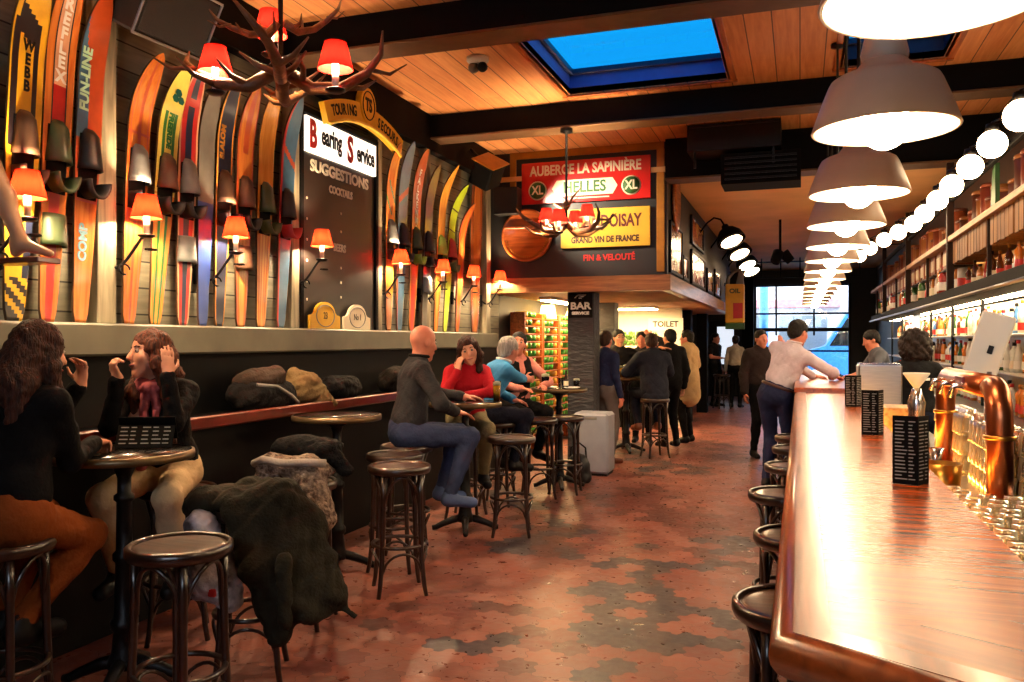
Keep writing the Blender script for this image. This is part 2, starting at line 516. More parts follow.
# ceiling of planks with two openings for the skylights
SK1 = (-2.03, -.6, 5.88, 7.5); SK2 = (.34, 1.1, 6.0, 7.5)
mb = MB()
for x0, x1, y0, y1 in [(XL, XR, YF, 5.88), (XL, -2.03, 5.88, 7.5), (-.6, .34, 5.88, 7.5), (.34, 1.1, 5.88, 6.0), (1.1, XR, 5.88, 7.5), (XL, XR, 7.5, 9.78)]:
    mb.box(((x0 + x1) / 2, (y0 + y1) / 2, 3.88), (x1 - x0, y1 - y0, .06), bev=0)
struct(mb.build('ceiling', planks))
o = struct(box_obj('ceiling', (XL, 9.6, 3.5), (XR, YB, 3.56), plaster, bev=0))
struct(box_obj('wall_left', (XL - .1, YF, 1.47), (XL, 10.0, 3.85), boards, bev=0))
struct(box_obj('wall_left', (XL - .1, 10.0, -.02), (XL + .0, YB, 3.5), darkwall, bev=0))
struct(box_obj('wall_left', (XL - .1, YF, -.02), (XL, 10.0, 1.47), wains, bev=0))
struct(box_obj('wall_right', (XR, YF, -.02), (XR + .1, YB, 3.85), darkwall, bev=0))
mb = MB()
for x0, x1, z0, z1 in [(XL, -1.9, 0, 3.85), (1.2, XR, 0, 3.85), (-1.9, 1.2, 3.5, 3.85), (-1.9, 1.2, 0, 2.3)]:
    mb.box(((x0 + x1) / 2, YF - .05, (z0 + z1) / 2), (x1 - x0, .1, z1 - z0), bev=0)
struct(mb.build('wall_front', P('front_wall', (120, 84, 58), .7)))
mb = MB()
for x in (-1.87, -.35, 1.17): mb.box((x, YF - .05, 2.9), (.06, .08, 1.2))
for z in (2.33, 3.47): mb.box((-.35, YF - .05, z), (3.1, .08, .06))
struct(mb.build('window_4', M['black']))  # unseen window, its opening sized for the daylight fill it gives
# wall at the street end, with the window opening
mb = MB()
for x0, x1, z0, z1 in [(XL, -1.2, -.02, 3.5), (1.28, XR, -.02, 3.5), (-1.2, 1.28, 3.1, 3.5), (-1.2, 1.28, -.02, .3)]:
    mb.box(((x0 + x1) / 2, YB + .06, (z0 + z1) / 2), (x1 - x0, .12, z1 - z0), bev=0)
struct(mb.build('wall_back', darkwall))
# ledge, top band and battens on the ski wall
struct(box_obj('trim_1', (XL, YF, 1.47), (XL + .15, 9.55, 1.645), ledgem, bev=.012))
struct(box_obj('trim_2', (XL, YF, 3.5), (XL + .1, 9.55, 3.85), M['matblack']))
for y, wd in ((2.6, .1), (3.545, .13), (5.33, .1), (6.64, .1), (7.68, .1), (9.4, .14)):
    struct(box_obj('wall_batten', (XL, y - wd / 2, 1.645), (XL + .09, y + wd / 2, 3.5), graywood))
struct(box_obj('baseboard_left', (XL, YF, 0), (XL + .03, 10, .14), M['matblack']))
# steel beams: dark web, paler lower flange
flange = P('dusty_steel', (104, 76, 48), .5, .4)
for y in (-1.6, 1.75, 5.27, 7.82):
    b_ = struct(box_obj('beam', (XL + .1, y - .1, 3.62), (XR, y + .1, 3.85), M['matblack']))
    struct(box_obj('beam_flange', (XL + .1, y - .13, 3.6), (XR, y + .13, 3.62), flange, b_))
struct(box_obj('beam', (-1.45, 9.5, 3.4), (XR, 9.76, 3.85), M['matblack']))
struct(box_obj('beam_flange', (-1.45, 9.46, 3.38), (XR, 9.78, 3.4), flange))

# skylights: frames, panes, and wells with the sky's blue light in their colour
well = P('well_sky_blue', (70, 104, 190), .5, var=.12)
tint, nt, b = newmat('sky_blue_pane'); nt.nodes.remove(b)
t_ = nd(nt, 'ShaderNodeBsdfTransparent', {0: (.03, .24, .36, 1)}).outputs[0]  # tint puts the blue of the sky into the pane
g_ = nd(nt, 'ShaderNodeBsdfGlossy', {0: (1, 1, 1, 1), 'Roughness': .05}).outputs[0]
nt.links.new(nd(nt, 'ShaderNodeMixShader', {0: .04, 1: t_, 2: g_}).outputs[0], nt.nodes['Material Output'].inputs[0])
def skylight(x0, x1, y0, y1, name, bars, wellmat):
    fr = MB(); t = .03
    fr.box(((x0 + x1) / 2, y0 - t / 2, 3.97), (x1 - x0 + 2 * t, t, .24)).box(((x0 + x1) / 2, y1 + t / 2, 3.97), (x1 - x0 + 2 * t, t, .24))
    fr.box((x0 - t / 2, (y0 + y1) / 2, 3.97), (t, y1 - y0, .24)).box((x1 + t / 2, (y0 + y1) / 2, 3.97), (t, y1 - y0, .24))
    o = struct(fr.build(name, wellmat))
    k = MB()
    for z in (4.05,):
        for yy in (y0 + .02, y1 - .02): k.box(((x0 + x1) / 2, yy, z), (x1 - x0, .04, .05))
        for xx in (x0 + .02, x1 - .02): k.box((xx, (y0 + y1) / 2, z), (.04, y1 - y0, .05))
    for f in bars: k.box(((x0 + x1) / 2, y0 + f * (y1 - y0), 4.05), (x1 - x0, .035, .05))
    struct(k.build('window_frame', P('frame_navy', (24, 40, 78), .4), o))
    struct(box_obj('window_pane', (x0 + .03, y0 + .03, 4.07), (x1 - .03, y1 - .03, 4.08), tint, o, bev=0))
    e = .05
    q = MB()
    q.box(((x0 + x1) / 2, y0 - .05, 3.845), (x1 - x0 + .16, .05, .02)).box(((x0 + x1) / 2, y1 + .05, 3.845), (x1 - x0 + .16, .05, .02))
    q.box((x0 - .05, (y0 + y1) / 2, 3.845), (.05, y1 - y0, .02)).box((x1 + .05, (y0 + y1) / 2, 3.845), (.05, y1 - y0, .02))
    struct(q.build('trim_3', M['barrelwood'], o))
skylight(*SK1, 'window_1', (.3, ), well)
skylight(*SK2, 'window_2', (.5, ), P('dark_well_sky_blue', (24, 34, 70), .5))

# mezzanine: dark front panel, wooden fascia, soffit, side wall; pillars under it
MX = -1.45
struct(box_obj('wall_mezzanine', (XL, 9.62, 2.3), (MX, 9.74, 3.85), P('panel_black', (27, 26, 28), .5, var=.3, scale=2), bev=0))
struct(box_obj('wall_mezzanine', (MX - .12, 9.74, 2.3), (MX - .02, 19, 3.5), P('mezzanine_side', (52, 42, 34), .7), bev=0))
fas = wood('fascia_wood', (176, 122, 78), (120, 78, 48), 1, .4, .2)
fas2 = wood('fascia_wood_front', (190, 128, 76), (134, 84, 48), 0, .4, .2)
struct(box_obj('trim_4', (XL, 9.5, 2.13), (MX + .06, 9.62, 2.31), fas2))
struct(box_obj('trim_5', (MX - .06, 9.62, 2.13), (MX + .06, 19, 2.31), fas))
struct(box_obj('slab', (XL, 9.62, 2.14), (MX - .06, 19, 2.3), P('soffit', (196, 160, 120), .7), bev=0))
stone = P('black_stone', (40, 40, 46), .6, var=.4, scale=12, bump=1.0, bscale=9, stretch=(1, 1, 3))
struct(box_obj('pillar', (-2.67, 9.75, 0), (-2.34, 10.05, 2.14), stone, bev=.01))
struct(box_obj('pillar', (-2.96, 12.5, 0), (-2.68, 12.8, 2.14), stone))
struct(box_obj('pillar', (-2.2, 16.0, 0), (-1.96, 16.3, 2.14), M['matblack']))
struct(box_obj('pillar', (-2.12, 18.3, 0), (-1.9, 18.6, 2.14), M['matblack']))
struct(box_obj('wall_partition', (XL, 15.0, 0), (-2.0, 15.1, 2.14), P('partition_white', (222, 212, 196), .6, var=.06), bev=0))
struct(box_obj('pillar', (-1.5, 23.5, 0), (-1.2, 24, 3.5), M['matblack']))
# street window: mullions, transoms, panes
mb = MB()
for x in (-1.18, 1.26): mb.box((x, YB, 1.7), (.07, .1, 2.8))
for x in (-.62, .36): mb.box((x, YB, 2.4), (.05, .08, 1.4))
mb.box((.02, YB, .78), (.06, .08, .95))
for z in (.33, 1.28, 1.86, 2.3, 3.07): mb.box((.04, YB, z), (2.44, .08, .05 if z < 1.5 or z > 2 else .1))
wn = struct(mb.build('window_3', M['black']))
struct(box_obj('window_pane', (-1.15, YB - .005, .35), (1.23, YB + .005, 3.05), M['glass'], wn, bev=0))
# door to the street, left of the window
dr = MB()
dr.box((-1.95, YB - .03, 1.05), (.9, .05, 2.1))
d1 = struct(dr.build('door_1', M['black']))
struct(box_obj('door_pane', (-2.2, YB - .062, .9), (-1.75, YB - .056, 1.95), emit('glowing_door_pane', (226, 236, 250), .5), d1, bev=0))  # pane glows by itself in place of daylight

# ------------------------------------------------------------------ lamps
bulb_w = emit('warm_candle_bulb', (255, 218, 168), 2500)
bulb_p = emit('pendant_bulb', (255, 222, 178), 32)
bulb_g = emit('globe_bulb', (255, 216, 166), 15)
bulb_k = emit('kitchen_bulb', (255, 214, 140), 260)
candle = P('candle_tube', (238, 226, 200), .5, var=.04)
def shade_mb(r0=.052, r1=.083, h=.125):
    mb = MB(); n = 28
    prof = [(r1, -h / 2), (r0, h / 2)]
    mb.lathe(prof, n, cap=False)
    mb.tube([(r1 * math.cos(2 * PI * k / n), r1 * math.sin(2 * PI * k / n), -h / 2) for k in range(n)], .0025, 5, True)
    mb.tube([(r0 * math.cos(2 * PI * k / n), r0 * math.sin(2 * PI * k / n), h / 2) for k in range(n)], .0025, 5, True)
    return mb
def candle_lamp(root, p, s=1.0, shade=None):
    """shade, candle tube, bulb and drip pan at p (shade middle)"""
    T = tr(*p)
    def put(mb, nm, m):
        o = mb.build(nm, m, root); o.data.transform(T @ Matrix.Scale(s, 4)); return o
    put(shade_mb(), 'lamp_shade', shade or M['shade'])
    ct = put(MB().lathe([(.0, -.165), (.016, -.165), (.016, -.05), (.0, -.05)], 14), 'candle_tube', candle)
    b_ = put(MB().sph((0, 0, -.018), (.019, .019, .03), 12, 8), 'bulb', bulb_w); b_.parent = ct
    put(MB().lathe([(.0, -.175), (.03, -.175), (.048, -.163), (.046, -.157), (.0, -.165)], 20), 'drip_pan', M['iron'])

def sconce(loc, label):
    t = thing('sconce', label, 'wall lamp', loc, 0, 'wall lamps along the ski wall')
    a = MB(); pts = []
    for k in range(13):
        u = k / 12; pts.append((-.2 + .2 * u, -.11 * (1 - u), -.3 - .05 * math.sin(u * PI * 1.5) + .1 * u * u))
    a.tube(pts, .009, 8); a.tube([pts[-1], (0, 0, -.17)], .009, 8)
    a.tube([(.0 + .03 * math.sin(x), .035 - .03 * math.cos(x), -.235) for x in [i * .55 for i in range(12)]], .006, 6)
    a.tube([(-.1 + .01 * math.cos(x), -.055 + .028 * math.cos(x), -.35 + .028 * math.sin(x)) for x in [i * .5 for i in range(11)]], .006, 6)
    a.build('arm', M['iron'], t)
    MB().box((-.213, -.11, -.3), (.024, .05, .14)).build('wall_plate', M['iron'], t)
    candle_lamp(t, (0, 0, 0))
    return t
s0 = sconce((-3.42, 2.93, 2.285), 'red shaded wall lamp in front of the yellow and black water ski at far left')
for y, z, lb in ((3.68, 2.295, 'red shaded wall lamp at the foot pocket of the orange water ski, second from left'),
                 (4.45, 2.28, 'red shaded wall lamp in front of the dark blue water ski'),
                 (5.467, 2.33, 'red shaded wall lamp in front of the black menu board'),
                 (6.78, 2.315, 'red shaded wall lamp just right of the black menu board'),
                 (7.72, 2.312, 'small glowing wall lamp right of the red ski with white lettering'),
                 (8.57, 2.325, 'small glowing wall lamp between the lime ski and the wide wooden ski'),
                 (9.42, 2.335, 'small glowing wall lamp beside the corner of the black mezzanine panel')):
    dup(s0, (-3.42, y, z), label=lb)

def antler(mb, yaw, ph, s=1.0):
    T = rotz(yaw)
    main = [(.03, 0, -.02), (.14, .03, -.09), (.28, .05, -.08), (.4, .03, -.02), (.48, -.03, .05), (.5, -.1, .13)]
    mb.tube(main, [.034, .031, .027, .021, .014, .004], 10, M=T)
    mb.tube([(.14, .03, -.085), (.2, .1, -.06), (.24, .16, .0)], [.019, .014, .004], 7, M=T)
    mb.tube([(.29, .05, -.08), (.36, .13, -.06), (.41, .2, .0)], [.018, .013, .004], 7, M=T)
    mb.tube([(.4, .03, 0), (.5, .08, -.01), (.58, .09, .04)], [.012, .009, .003], 7, M=T)
    mb.tube([(.1, .01, -.06), (.13, -.08, -.03), (.12, -.16, .03)], [.018, .013, .004], 7, M=T)
    return mb
def chandelier(loc, z_top, label, lamps, yaw0):
    t = thing('antler_chandelier', label, 'chandelier', loc)
    for k in range(4): antler(MB(), yaw0 + k * 2 * PI / 4 + .25 * math.sin(k * 3), k).build('antler', M['antler'], t)
    for k in range(2): antler(MB(), yaw0 + .6 + k * PI, k).build('antler', M['antler'], t).matrix_local = tr(0, 0, .22) @ Matrix.Rotation(.35, 4, 'X') @ Matrix.Scale(.6, 4)
    h = z_top - loc[2]
    MB().lathe([(.0, -.05), (.05, -.04), (.06, .0), (.035, .03), (.012, .06), (.012, h - .05), (.06, h - .04), (.06, h), (0, h)], 16).build('stem', M['iron'], t)
    for p in lamps: candle_lamp(t, p, .95, M['crimson'])
    return t
chandelier((-2.3, 3.32, 2.83), 3.85, 'antler chandelier with red shades hanging at upper left above the two women', ((-.29, -.1, .04), (-.14, .12, .27), (.33, -.06, .0)), .3)
chandelier((-2.13, 7.74, 2.68), 3.6, 'antler chandelier hanging before the red and white enamel sign', ((-.2, .0, .1), (.2, .02, .12), (0, -.26, .04), (.02, .25, .1)), .9)

# enamel pendants over the bar
enam = P('taupe_enamel', (212, 188, 166), .38, var=.12, scale=4)
enin = P('white_enamel_inside', (244, 240, 230), .4, var=.03)
def pendant(loc, label):
    t = thing('pendant_lamp', label, 'pendant lamp', loc, 0, 'pendant lamps over the bar')
    out = [(.236, 0), (.235, .012), (.222, .05), (.204, .1), (.184, .15), (.174, .168), (.155, .18), (.1, .2), (.072, .235)]
    inn = [(r - .007, z - .003) for r, z in reversed(out)]
    sh = MB().lathe(out, 40, cap=False); sh.lathe(inn, 40, m=1, cap=False)
    sh.tube([(.235 * math.cos(k * PI / 20), .235 * math.sin(k * PI / 20), 0) for k in range(40)], .004, 6, True)
    sh.build('lamp_shade', [enam, enin], t)
    h = 3.85 - loc[2] if loc[1] < 9.5 else 3.5 - loc[2]
    MB().lathe([(.072, .232), (.078, .26), (.06, .34), (.05, .4), (.02, .42), (0, .42)], 20).build('socket_cap', enam, t)
    MB().lathe([(.009, .41), (.009, h - .04), (.05, h - .03), (.05, h), (0, h)], 12).build('rod', M['iron'], t)
    MB().sph((0, 0, .02), (.082, .082, .09), 22, 14).build('bulb', bulb_p, t)
    return t
PY = [1.95, 3.12, 4.45, 5.65, 6.9, 8.1, 9.3, 10.5, 11.7, 12.9, 14.1, 15.3, 16.6, 17.9]
ORD = ['nearest, cut by the photo top edge', 'second from the front, whole shade seen from below', 'third from the front', 'fourth from the front', 'fifth from the front',
       'sixth from the front', 'seventh from the front', 'eighth from the front', 'ninth from the front', 'tenth from the front', 'eleventh from the front', 'third from the street end', 'second from the street end', 'last one at the street end']
p0 = pendant((.275, PY[0], 2.275), 'taupe enamel pendant lamp over the bar, ' + ORD[0])
for k in range(1, len(PY)):
    if PY[k] > 9.5 and PY[k - 1] <= 9.5: p1 = pendant((.275, PY[k], 2.278), 'taupe enamel pendant lamp over the bar, ' + ORD[k]); continue
    dup(p0 if PY[k] < 9.5 else p1, (.275, PY[k], 2.278), label='taupe enamel pendant lamp over the bar, ' + ORD[k])

# white globes on brackets along the back bar
def globe(loc, label, reach=.24):
    t = thing('globe_lamp', label, 'globe lamp', loc, 0, 'white globe lamps along the back bar')
    MB().sph((0, 0, 0), .082, 24, 16).build('globe', bulb_g, t)
    MB().tube([(.0, .0, .085), (0, 0, .13), (.05, 0, .15), (reach, 0, .15)], .007, 8).build('bracket', M['iron'], t)
    MB().lathe([(.0, .078), (.04, .078), (.034, .12), (0, .122)], 16).build('collar', M['iron'], t)
    return t
NTH = ['nearest, cut by the right edge', 'second nearest', 'third nearest', 'fourth nearest', 'fifth nearest', 'sixth nearest', 'seventh nearest', 'eighth nearest', 'ninth nearest', 'tenth nearest', 'eleventh nearest', 'third from far end', 'second from far end', 'farthest']
g0 = globe((1.08, 4.93, 2.72), 'white globe lamp above the back bar, ' + NTH[0])
for k, (x, y) in enumerate([(1.08, 5.6), (1.08, 6.28), (1.08, 7.0), (1.08, 7.68), (1.08, 8.45), (1.07, 9.15), (1.0, 9.8), (.92, 10.5), (.84, 11.4), (.78, 12.4)]):
    globe((x, y, 2.72), 'white globe lamp above the back bar, ' + (NTH[k + 1] if k < 7 else NTH[k + 4]), 1.33 - x)
struct(MB().box((1.34, 10.2, 2.87), (.04, 12.2, .04)).build('trim_6', M['matblack']))

# black gooseneck lamps on the mezzanine side
bulb_n = emit('gooseneck_bulb', (255, 214, 164), 16)
def goose(loc, label):
    t = thing('gooseneck_lamp', label, 'wall lamp', loc, 0, 'black gooseneck lamps on the mezzanine side')
    T = Matrix.Rotation(R(-22), 4, 'X') @ Matrix.Rotation(R(-22), 4, 'Y')
    out = [(.22, 0), (.217, .02), (.19, .12), (.13, .2), (.06, .24), (.05, .3), (0, .31)]
    inn = [(r - .006, z - .002) for r, z in reversed(out[:5])]
    mb = MB().lathe(out, 28, M=T); mb.lathe(inn, 28, M=T, m=1, cap=False)
    mb.build('lamp_shade', [M['matblack'], enin], t)
    tp = T @ V((0, 0, .3))
    MB().tube([tp, tp + V((-.06, 0, .1)), tp + V((-.16, 0, .13)), tp + V((-.26, 0, .06)), (-.5, 0, .12)], .014, 8).build('arm', M['matblack'], t)
    MB().sph((0, 0, .012), (.2, .2, .022), 24, 8, 0, T).build('diffuser', bulb_n, t)
    return t
q0 = goose((-.98, 13.0, 3.06), 'black gooseneck lamp tilted over the gangway, nearest of the four')
for y, lb in ((14.8, 'black gooseneck lamp tilted over the gangway, second of the four'), (17.0, 'black gooseneck lamp tilted over the gangway, third of the four'), (18.6, 'black gooseneck lamp tilted over the gangway, farthest of the four')):
    dup(q0, (-.98, y, 3.04), label=lb)

# lamps under the mezzanine
def table_shade(loc, label):
    t = thing('sconce', label, 'wall lamp', loc, 0, 'cream shaded lamps under the mezzanine')
    o = shade_mb(.09, .13, .2).build('lamp_shade', shade_mat('cream_lampshade_cloth', (250, 226, 160), .6), t)
    MB().sph((0, 0, 0), .04, 14, 10).build('bulb', bulb_k, t)
    MB().tube([(0, 0, -.02), (0, 0, -.16), (-.12, 0, -.18), (-.2, 0, -.12)], .01, 8).build('arm', M['brass'], t)
    return t
k0 = table_shade((-3.44, 11.5, 1.97), 'cream shaded lamp over the green bottle racks, left one')
dup(k0, (-3.44, 12.9, 1.97), label='cream shaded lamp over the green bottle racks, right one beside the pillar')
def strip(lo, hi, lb):
    t = tag(MB().box([(a + b) / 2 for a, b in zip(lo, hi)], [b - a for a, b in zip(lo, hi)]).build('ceiling_light', M['white']), lb, 'ceiling light')
    o = box_obj('diffuser', (lo[0] + .02, lo[1] + .02, lo[2] - .015), (hi[0] - .02, hi[1] - .02, lo[2] - .002), bulb_k2, t)
bulb_k2 = emit('strip_light', (255, 214, 150), 45)
strip((-3.3, 10.6, 2.1), (-3.1, 13.6, 2.14), 'slim ceiling light under the mezzanine near the bottle racks')
strip((-3.3, 13.9, 2.1), (-2.3, 14.4, 2.14), 'broad ceiling light under the mezzanine before the white partition')
# strip under the black back-bar ledge and down-light on the work deck

# ------------------------------------------------------------------ water skis on the left wall
skiback = P('ski_back', (70, 46, 26), .5)
def ski(y, L, wd, lean, mats, fn, label, pocket='grey', heel='black', strap=None, x=-3.565, letters=(), tipout=.1, bz=.8, point=1.0):
    t = thing('water_ski', label, 'water ski', (x, y, 1.647), 0, 'water skis on the wall')
    t.rotation_euler = (-math.atan(lean / L), 0, 0)
    nt, nc, th = 100, 21, .014
    def wf(u):
        b = .52 + .48 * min(1, u / .5) ** .85
        if u < .03: b *= .8 + .2 * (u / .03)
        if u > .8: b *= max(.04, (1 - ((u - .8) / .2) ** 2.2) ** .55 * point + (1 - point) * (1 - (u - .8) / .2))
        return b * wd * .86 / 2
    def xo(u): return tipout * max(0, (u - .72) / .28) ** 2
    us = [i / nt for i in range(nt + 1)]
    mb = MB(); vs = []
    for u in us:
        for j in range(nc + 1): vs.append((xo(u) + th, (2 * j / nc - 1) * wf(u), u * L))
    b = len(vs)
    for u in us:
        for j in (0, nc): vs.append((xo(u), (2 * j / nc - 1) * wf(u), u * L))
    mb.v = vs
    for i in range(nt):
        for j in range(nc):
            k = i * (nc + 1) + j
            mb.f.append((k, k + 1, k + nc + 2, k + nc + 1)); mb.m.append(fn((i + .5) / nt, (j + .5) / nc * 2 - 1)); mb.sm.append(True)
        k = i * (nc + 1); q = b + 2 * i; z = len(mats)
        for f in ((q + 1, q, q + 2, q + 3), (q, k, k + nc + 1, q + 2), (k + nc, q + 1, q + 3, k + 2 * nc + 1)):
            mb.f.append(f); mb.m.append(z); mb.sm.append(False)
    k = nt * (nc + 1); q = b + 2 * nt
    mb.f.append((0, b, b + 1) + tuple(range(nc, 0, -1))); mb.m.append(len(mats)); mb.sm.append(False)
    bl = mb.build('blade', list(mats) + [skiback], t)
    def arch(nm, z0, z1, h0, h1, w0, w1, m, both=False):
        mb = MB(); n = 12; rows = 7; vs = []
        for s_ in (1, .86):
            for i in range(rows):
                f = i / (rows - 1); z = z0 + (z1 - z0) * f; h = h0 + (h1 - h0) * f; ww = w0 + (w1 - w0) * f
                if i == rows - 1 and not both: h *= .35; ww *= .6
                for k in range(n + 1):
                    a = PI * k / n; vs.append((th + .001 + h * s_ * math.sin(a), -ww / 2 * s_ * math.cos(a), z))
        W = n + 1; fs = []
        for i in range(rows - 1):
            for k in range(n):
                a = i * W + k; fs.append((a, a + 1, a + W + 1, a + W)); a += rows * W; fs.append((a, a + W, a + W + 1, a + 1))
        for i in (0, rows - 1):
            for k in range(n):
                a = i * W + k; bq = a + rows * W; fs.append((a, bq, bq + 1, a + 1) if i == 0 else (a, a + 1, bq + 1, bq))
        for e in (0, n):
            for i in range(rows - 1):
                a = i * W + e; bq = a + rows * W
                fs.append((a, a + W, bq + W, bq) if e == 0 else (a, bq, bq + W, a + W))
        mb.add(vs, fs, 0, True).build(nm, m, t)
    if pocket:
        arch('foot_pocket', bz, bz + .22, .085, .04, .135, .1, RUB[pocket])
        # heel cup: a half ring standing off the ski below the pocket
        mb = MB(); vs = []; n = 14
        for s_ in (1, .82):
            for hgt, f in ((.004, 1.05), (.05, 1.0), (.1, 1.14)):
                for k in range(n + 1):
                    a = PI + PI * k / n; vs.append((th + hgt, .062 * f * s_ * math.cos(a), bz - .06 + .085 * f * s_ * math.sin(a)))
        W = n + 1; fs = []
        for i in range(2):
            for k in range(n):
                a = i * W + k; fs.append((a, a + 1, a + W + 1, a + W)); a += 3 * W; fs.append((a, a + W, a + W + 1, a + 1))
        for k in range(n): a = 2 * W + k; fs.append((a, a + 1, a + 3 * W + 1, a + 3 * W))
        for e in (0, n):
            for i in range(2): a = i * W + e; fs.append((a, a + W, a + 4 * W, a + 3 * W))
        mb.add(vs, fs, 0, True).build('heel_cup', RUB[heel], t)
        MB().box((th + .003, 0, bz + .02), (.006, .12, .34)).build('binding_plate', M['matblack'], t)
    if strap: arch('rear_strap', bz - .42, bz - .26, .07, .05, .14, .13, RUB[strap], True)
    for (s_, size, z, up, m, sx) in letters:
        k0 = len(bl.children)
        if up == 'stack':
            for i, ch in enumerate(s_): text('lettering', ch, size, basis((th + .001, 0, z - i * size * .88), (0, 1, 0), (0, 0, 1), (1, 0, 0)), m, bl, .001, sx, .003)
        elif up == 'up': text('lettering', s_, size, basis((th + .001, sx, z), (0, 0, 1), (0, -1, 0), (1, 0, 0)), m, bl, .001, 1, .003)
        else: text('lettering', s_, size, basis((th + .001, 0, z), (0, 0, -1), (0, 1, 0), (1, 0, 0)), m, bl, .001, 1, .003)
        for o in bl.children[k0:]:
            for v in o.data.vertices: v.co.x += xo(v.co.z / L) + .001
    return t
RUB = {'grey': P('grey_rubber', (116, 122, 122), .55, bump=.2), 'black': P('black_rubber', (26, 25, 26), .5), 'green': P('green_rubber', (54, 72, 44), .5), 'brown': P('brown_rubber', (84, 58, 40), .55), 'red': P('red_rubber', (170, 40, 44), .5), 'lime': P('lime_rubber', (120, 160, 60), .5)}
sw = lambda n, a, b: wood(n, a, b, 2, .25, .6)
S_or = sw('orange_ski_wood', (208, 128, 56), (176, 92, 34)); S_yel = sw('yellow_ski_wood', (226, 160, 70), (196, 122, 42))
S_dor = P('dark_orange_lacquer', (180, 74, 32), .28, coat=.5); S_red = P('red_lacquer', (186, 38, 30), .28, coat=.5)
S_yp = P('yellow_lacquer', (236, 182, 40), .28, coat=.5); S_lemon = P('lemon_lacquer', (226, 206, 92), .28, coat=.5)
S_gr = P('green_lacquer', (40, 116, 44), .28, coat=.5); S_nv = P('navy_lacquer', (26, 34, 62), .28, coat=.5); S_bl = P('steel_blue_lacquer', (66, 108, 140), .28, coat=.5)
S_bk = P('black_lacquer', (32, 24, 30), .3, coat=.5); S_pale = P('pale_lacquer', (222, 168, 130), .3, coat=.5); S_lime = P('lime_lacquer', (180, 210, 50), .28, coat=.5); S_gy = P('grey_lacquer', (112, 108, 100), .3, coat=.4)
S_cob = P('cobalt_lacquer', (44, 74, 150), .28, coat=.5); S_brn = sw('brown_ski_wood', (176, 96, 50), (120, 58, 28))
W_ = M['white']; K_ = M['black']
def f_webb(u, v):
    if u < .12: return 1 if (int((u + v * .03) * 42) % 2 == 0) else 0
    if u < .3 and v > .45: return 2
    if u > .78 and -.7 < v < .6 and ((u - .78) + v * .04) * 100 % 16 < 8: return 1
    if .48 < u < .84: return 1 if abs(v + .12) > .45 and abs(v + .12) < .75 else 0
    return 0
ski(2.97, 1.74, .22, .1, [S_yp, S_bk, S_nv], f_webb, 'yellow and black water ski at the far left of the wall', 'brown', 'brown', None, letters=(('WEBB', .075, 1.34, 'stack', K_, .8),))
ski(3.158, 1.82, .2, .11, [S_or, S_red, S_pale, S_bk], lambda u, v: (2 if u > .66 else 1) if abs(v) < .4 and (u < .36 or u > .56) else (3 if .4 < abs(v) < .56 and u > .5 else 0),
    'orange water ski with a red centre stripe and big white stacked letters', 'green', 'green', 'green', letters=(('REFLEX', .085, 1.62, 'stack', W_, 1),))
ski(3.357, 1.76, .19, .1, [S_dor, S_bl, S_or], lambda u, v: 2 if u < .36 else (1 if (v < -.1 and .55 < u < .72 + .2 * abs(v)) else 0),
    'dark orange and blue water ski with mint lettering, third from the left', 'black', 'black', None, letters=(('FUN-LINE', .078, 1.28, 'up', P('mint_letters', (176, 222, 190), .4), -.04), ('COMP', .07, .42, 'up', P('sky_letters', (120, 170, 190), .4), -.01)))
ski(3.69, 1.54, .19, .11, [S_or, S_dor], lambda u, v: 1 if abs(v) < .14 or (.68 < abs(v) < .8) or .7 < u < .715 else 0, 'orange wooden water ski with dark red stripes and a grey foot pocket', 'grey', 'black', tipout=.14)
t_ = ski(3.89, 1.55, .19, .15, [S_lemon, S_gr, S_yel], lambda u, v: (1 if .22 < abs(v) < .5 and u < .58 else (2 if u < .5 else 0)) if u < .58 else (1 if (.6 < u < .85 and .3 < abs(v) < .6 and u < .82) else 0),
    'lemon and green water ski with a three-lobed emblem at its tip', 'brown', 'black', tipout=.12, letters=(('FREERIDE', .052, 1.16, 'down', S_gr, 1),))
for a in (90, 210, 330):
    MB().prism([(.026 * math.cos(k * PI / 3), .026 * math.sin(k * PI / 3)) for k in range(6)], (.066, .026 * math.cos(R(a)), 1.36 + .026 * math.sin(R(a))), (0, 1, 0), (0, 0, 1), (.004, 0, 0)).build('emblem', S_gr, t_)
ski(4.12, 1.6, .19, .07, [S_red, S_nv, S_pale], lambda u, v: 1 if abs(v) < .3 and not .84 < u < .87 else (2 if abs(v) > .85 else 0), 'red water ski with a navy centre stripe', 'grey', 'black', 'grey')
ski(4.3, 1.56, .17, .05, [S_cob, S_gy], lambda u, v: 0 if u < .5 else 1, 'plain ski with grey upper half and blue lower half beside the red ski', None, None)
ski(4.456, 1.62, .18, .08, [S_nv, S_yel], lambda u, v: 1 if abs(v) > .85 else 0, 'dark blue water ski with pale edges', 'brown', 'black', letters=(('SLALOM', .06, 1.2, 'up', M['gold'], -.03),))
ski(4.675, 1.63, .2, .07, [S_or, S_dor, S_yel], lambda u, v: 1 if (abs(v) < .34 and u > .72) or (abs(v) > .8) else (2 if abs(v) < .5 and u < .25 else 0), 'reddish orange water ski with a pointed emblem and brown rear strap', 'brown', 'black', 'brown')
ski(4.895, 1.7, .2, .09, [S_yel, S_or], lambda u, v: 1 if u < .52 and int((v + 1) * 4.5) % 2 else 0, 'golden yellow wooden water ski with a green foot pocket', 'green', 'green')
ski(5.13, 1.7, .2, .13, [S_bl, S_red, S_dor], lambda u, v: 1 if v < -.75 else (2 if .73 < u + v * .04 < .76 else 0), 'steel blue water ski with a red slash, left of the menu board', 'black', 'red')
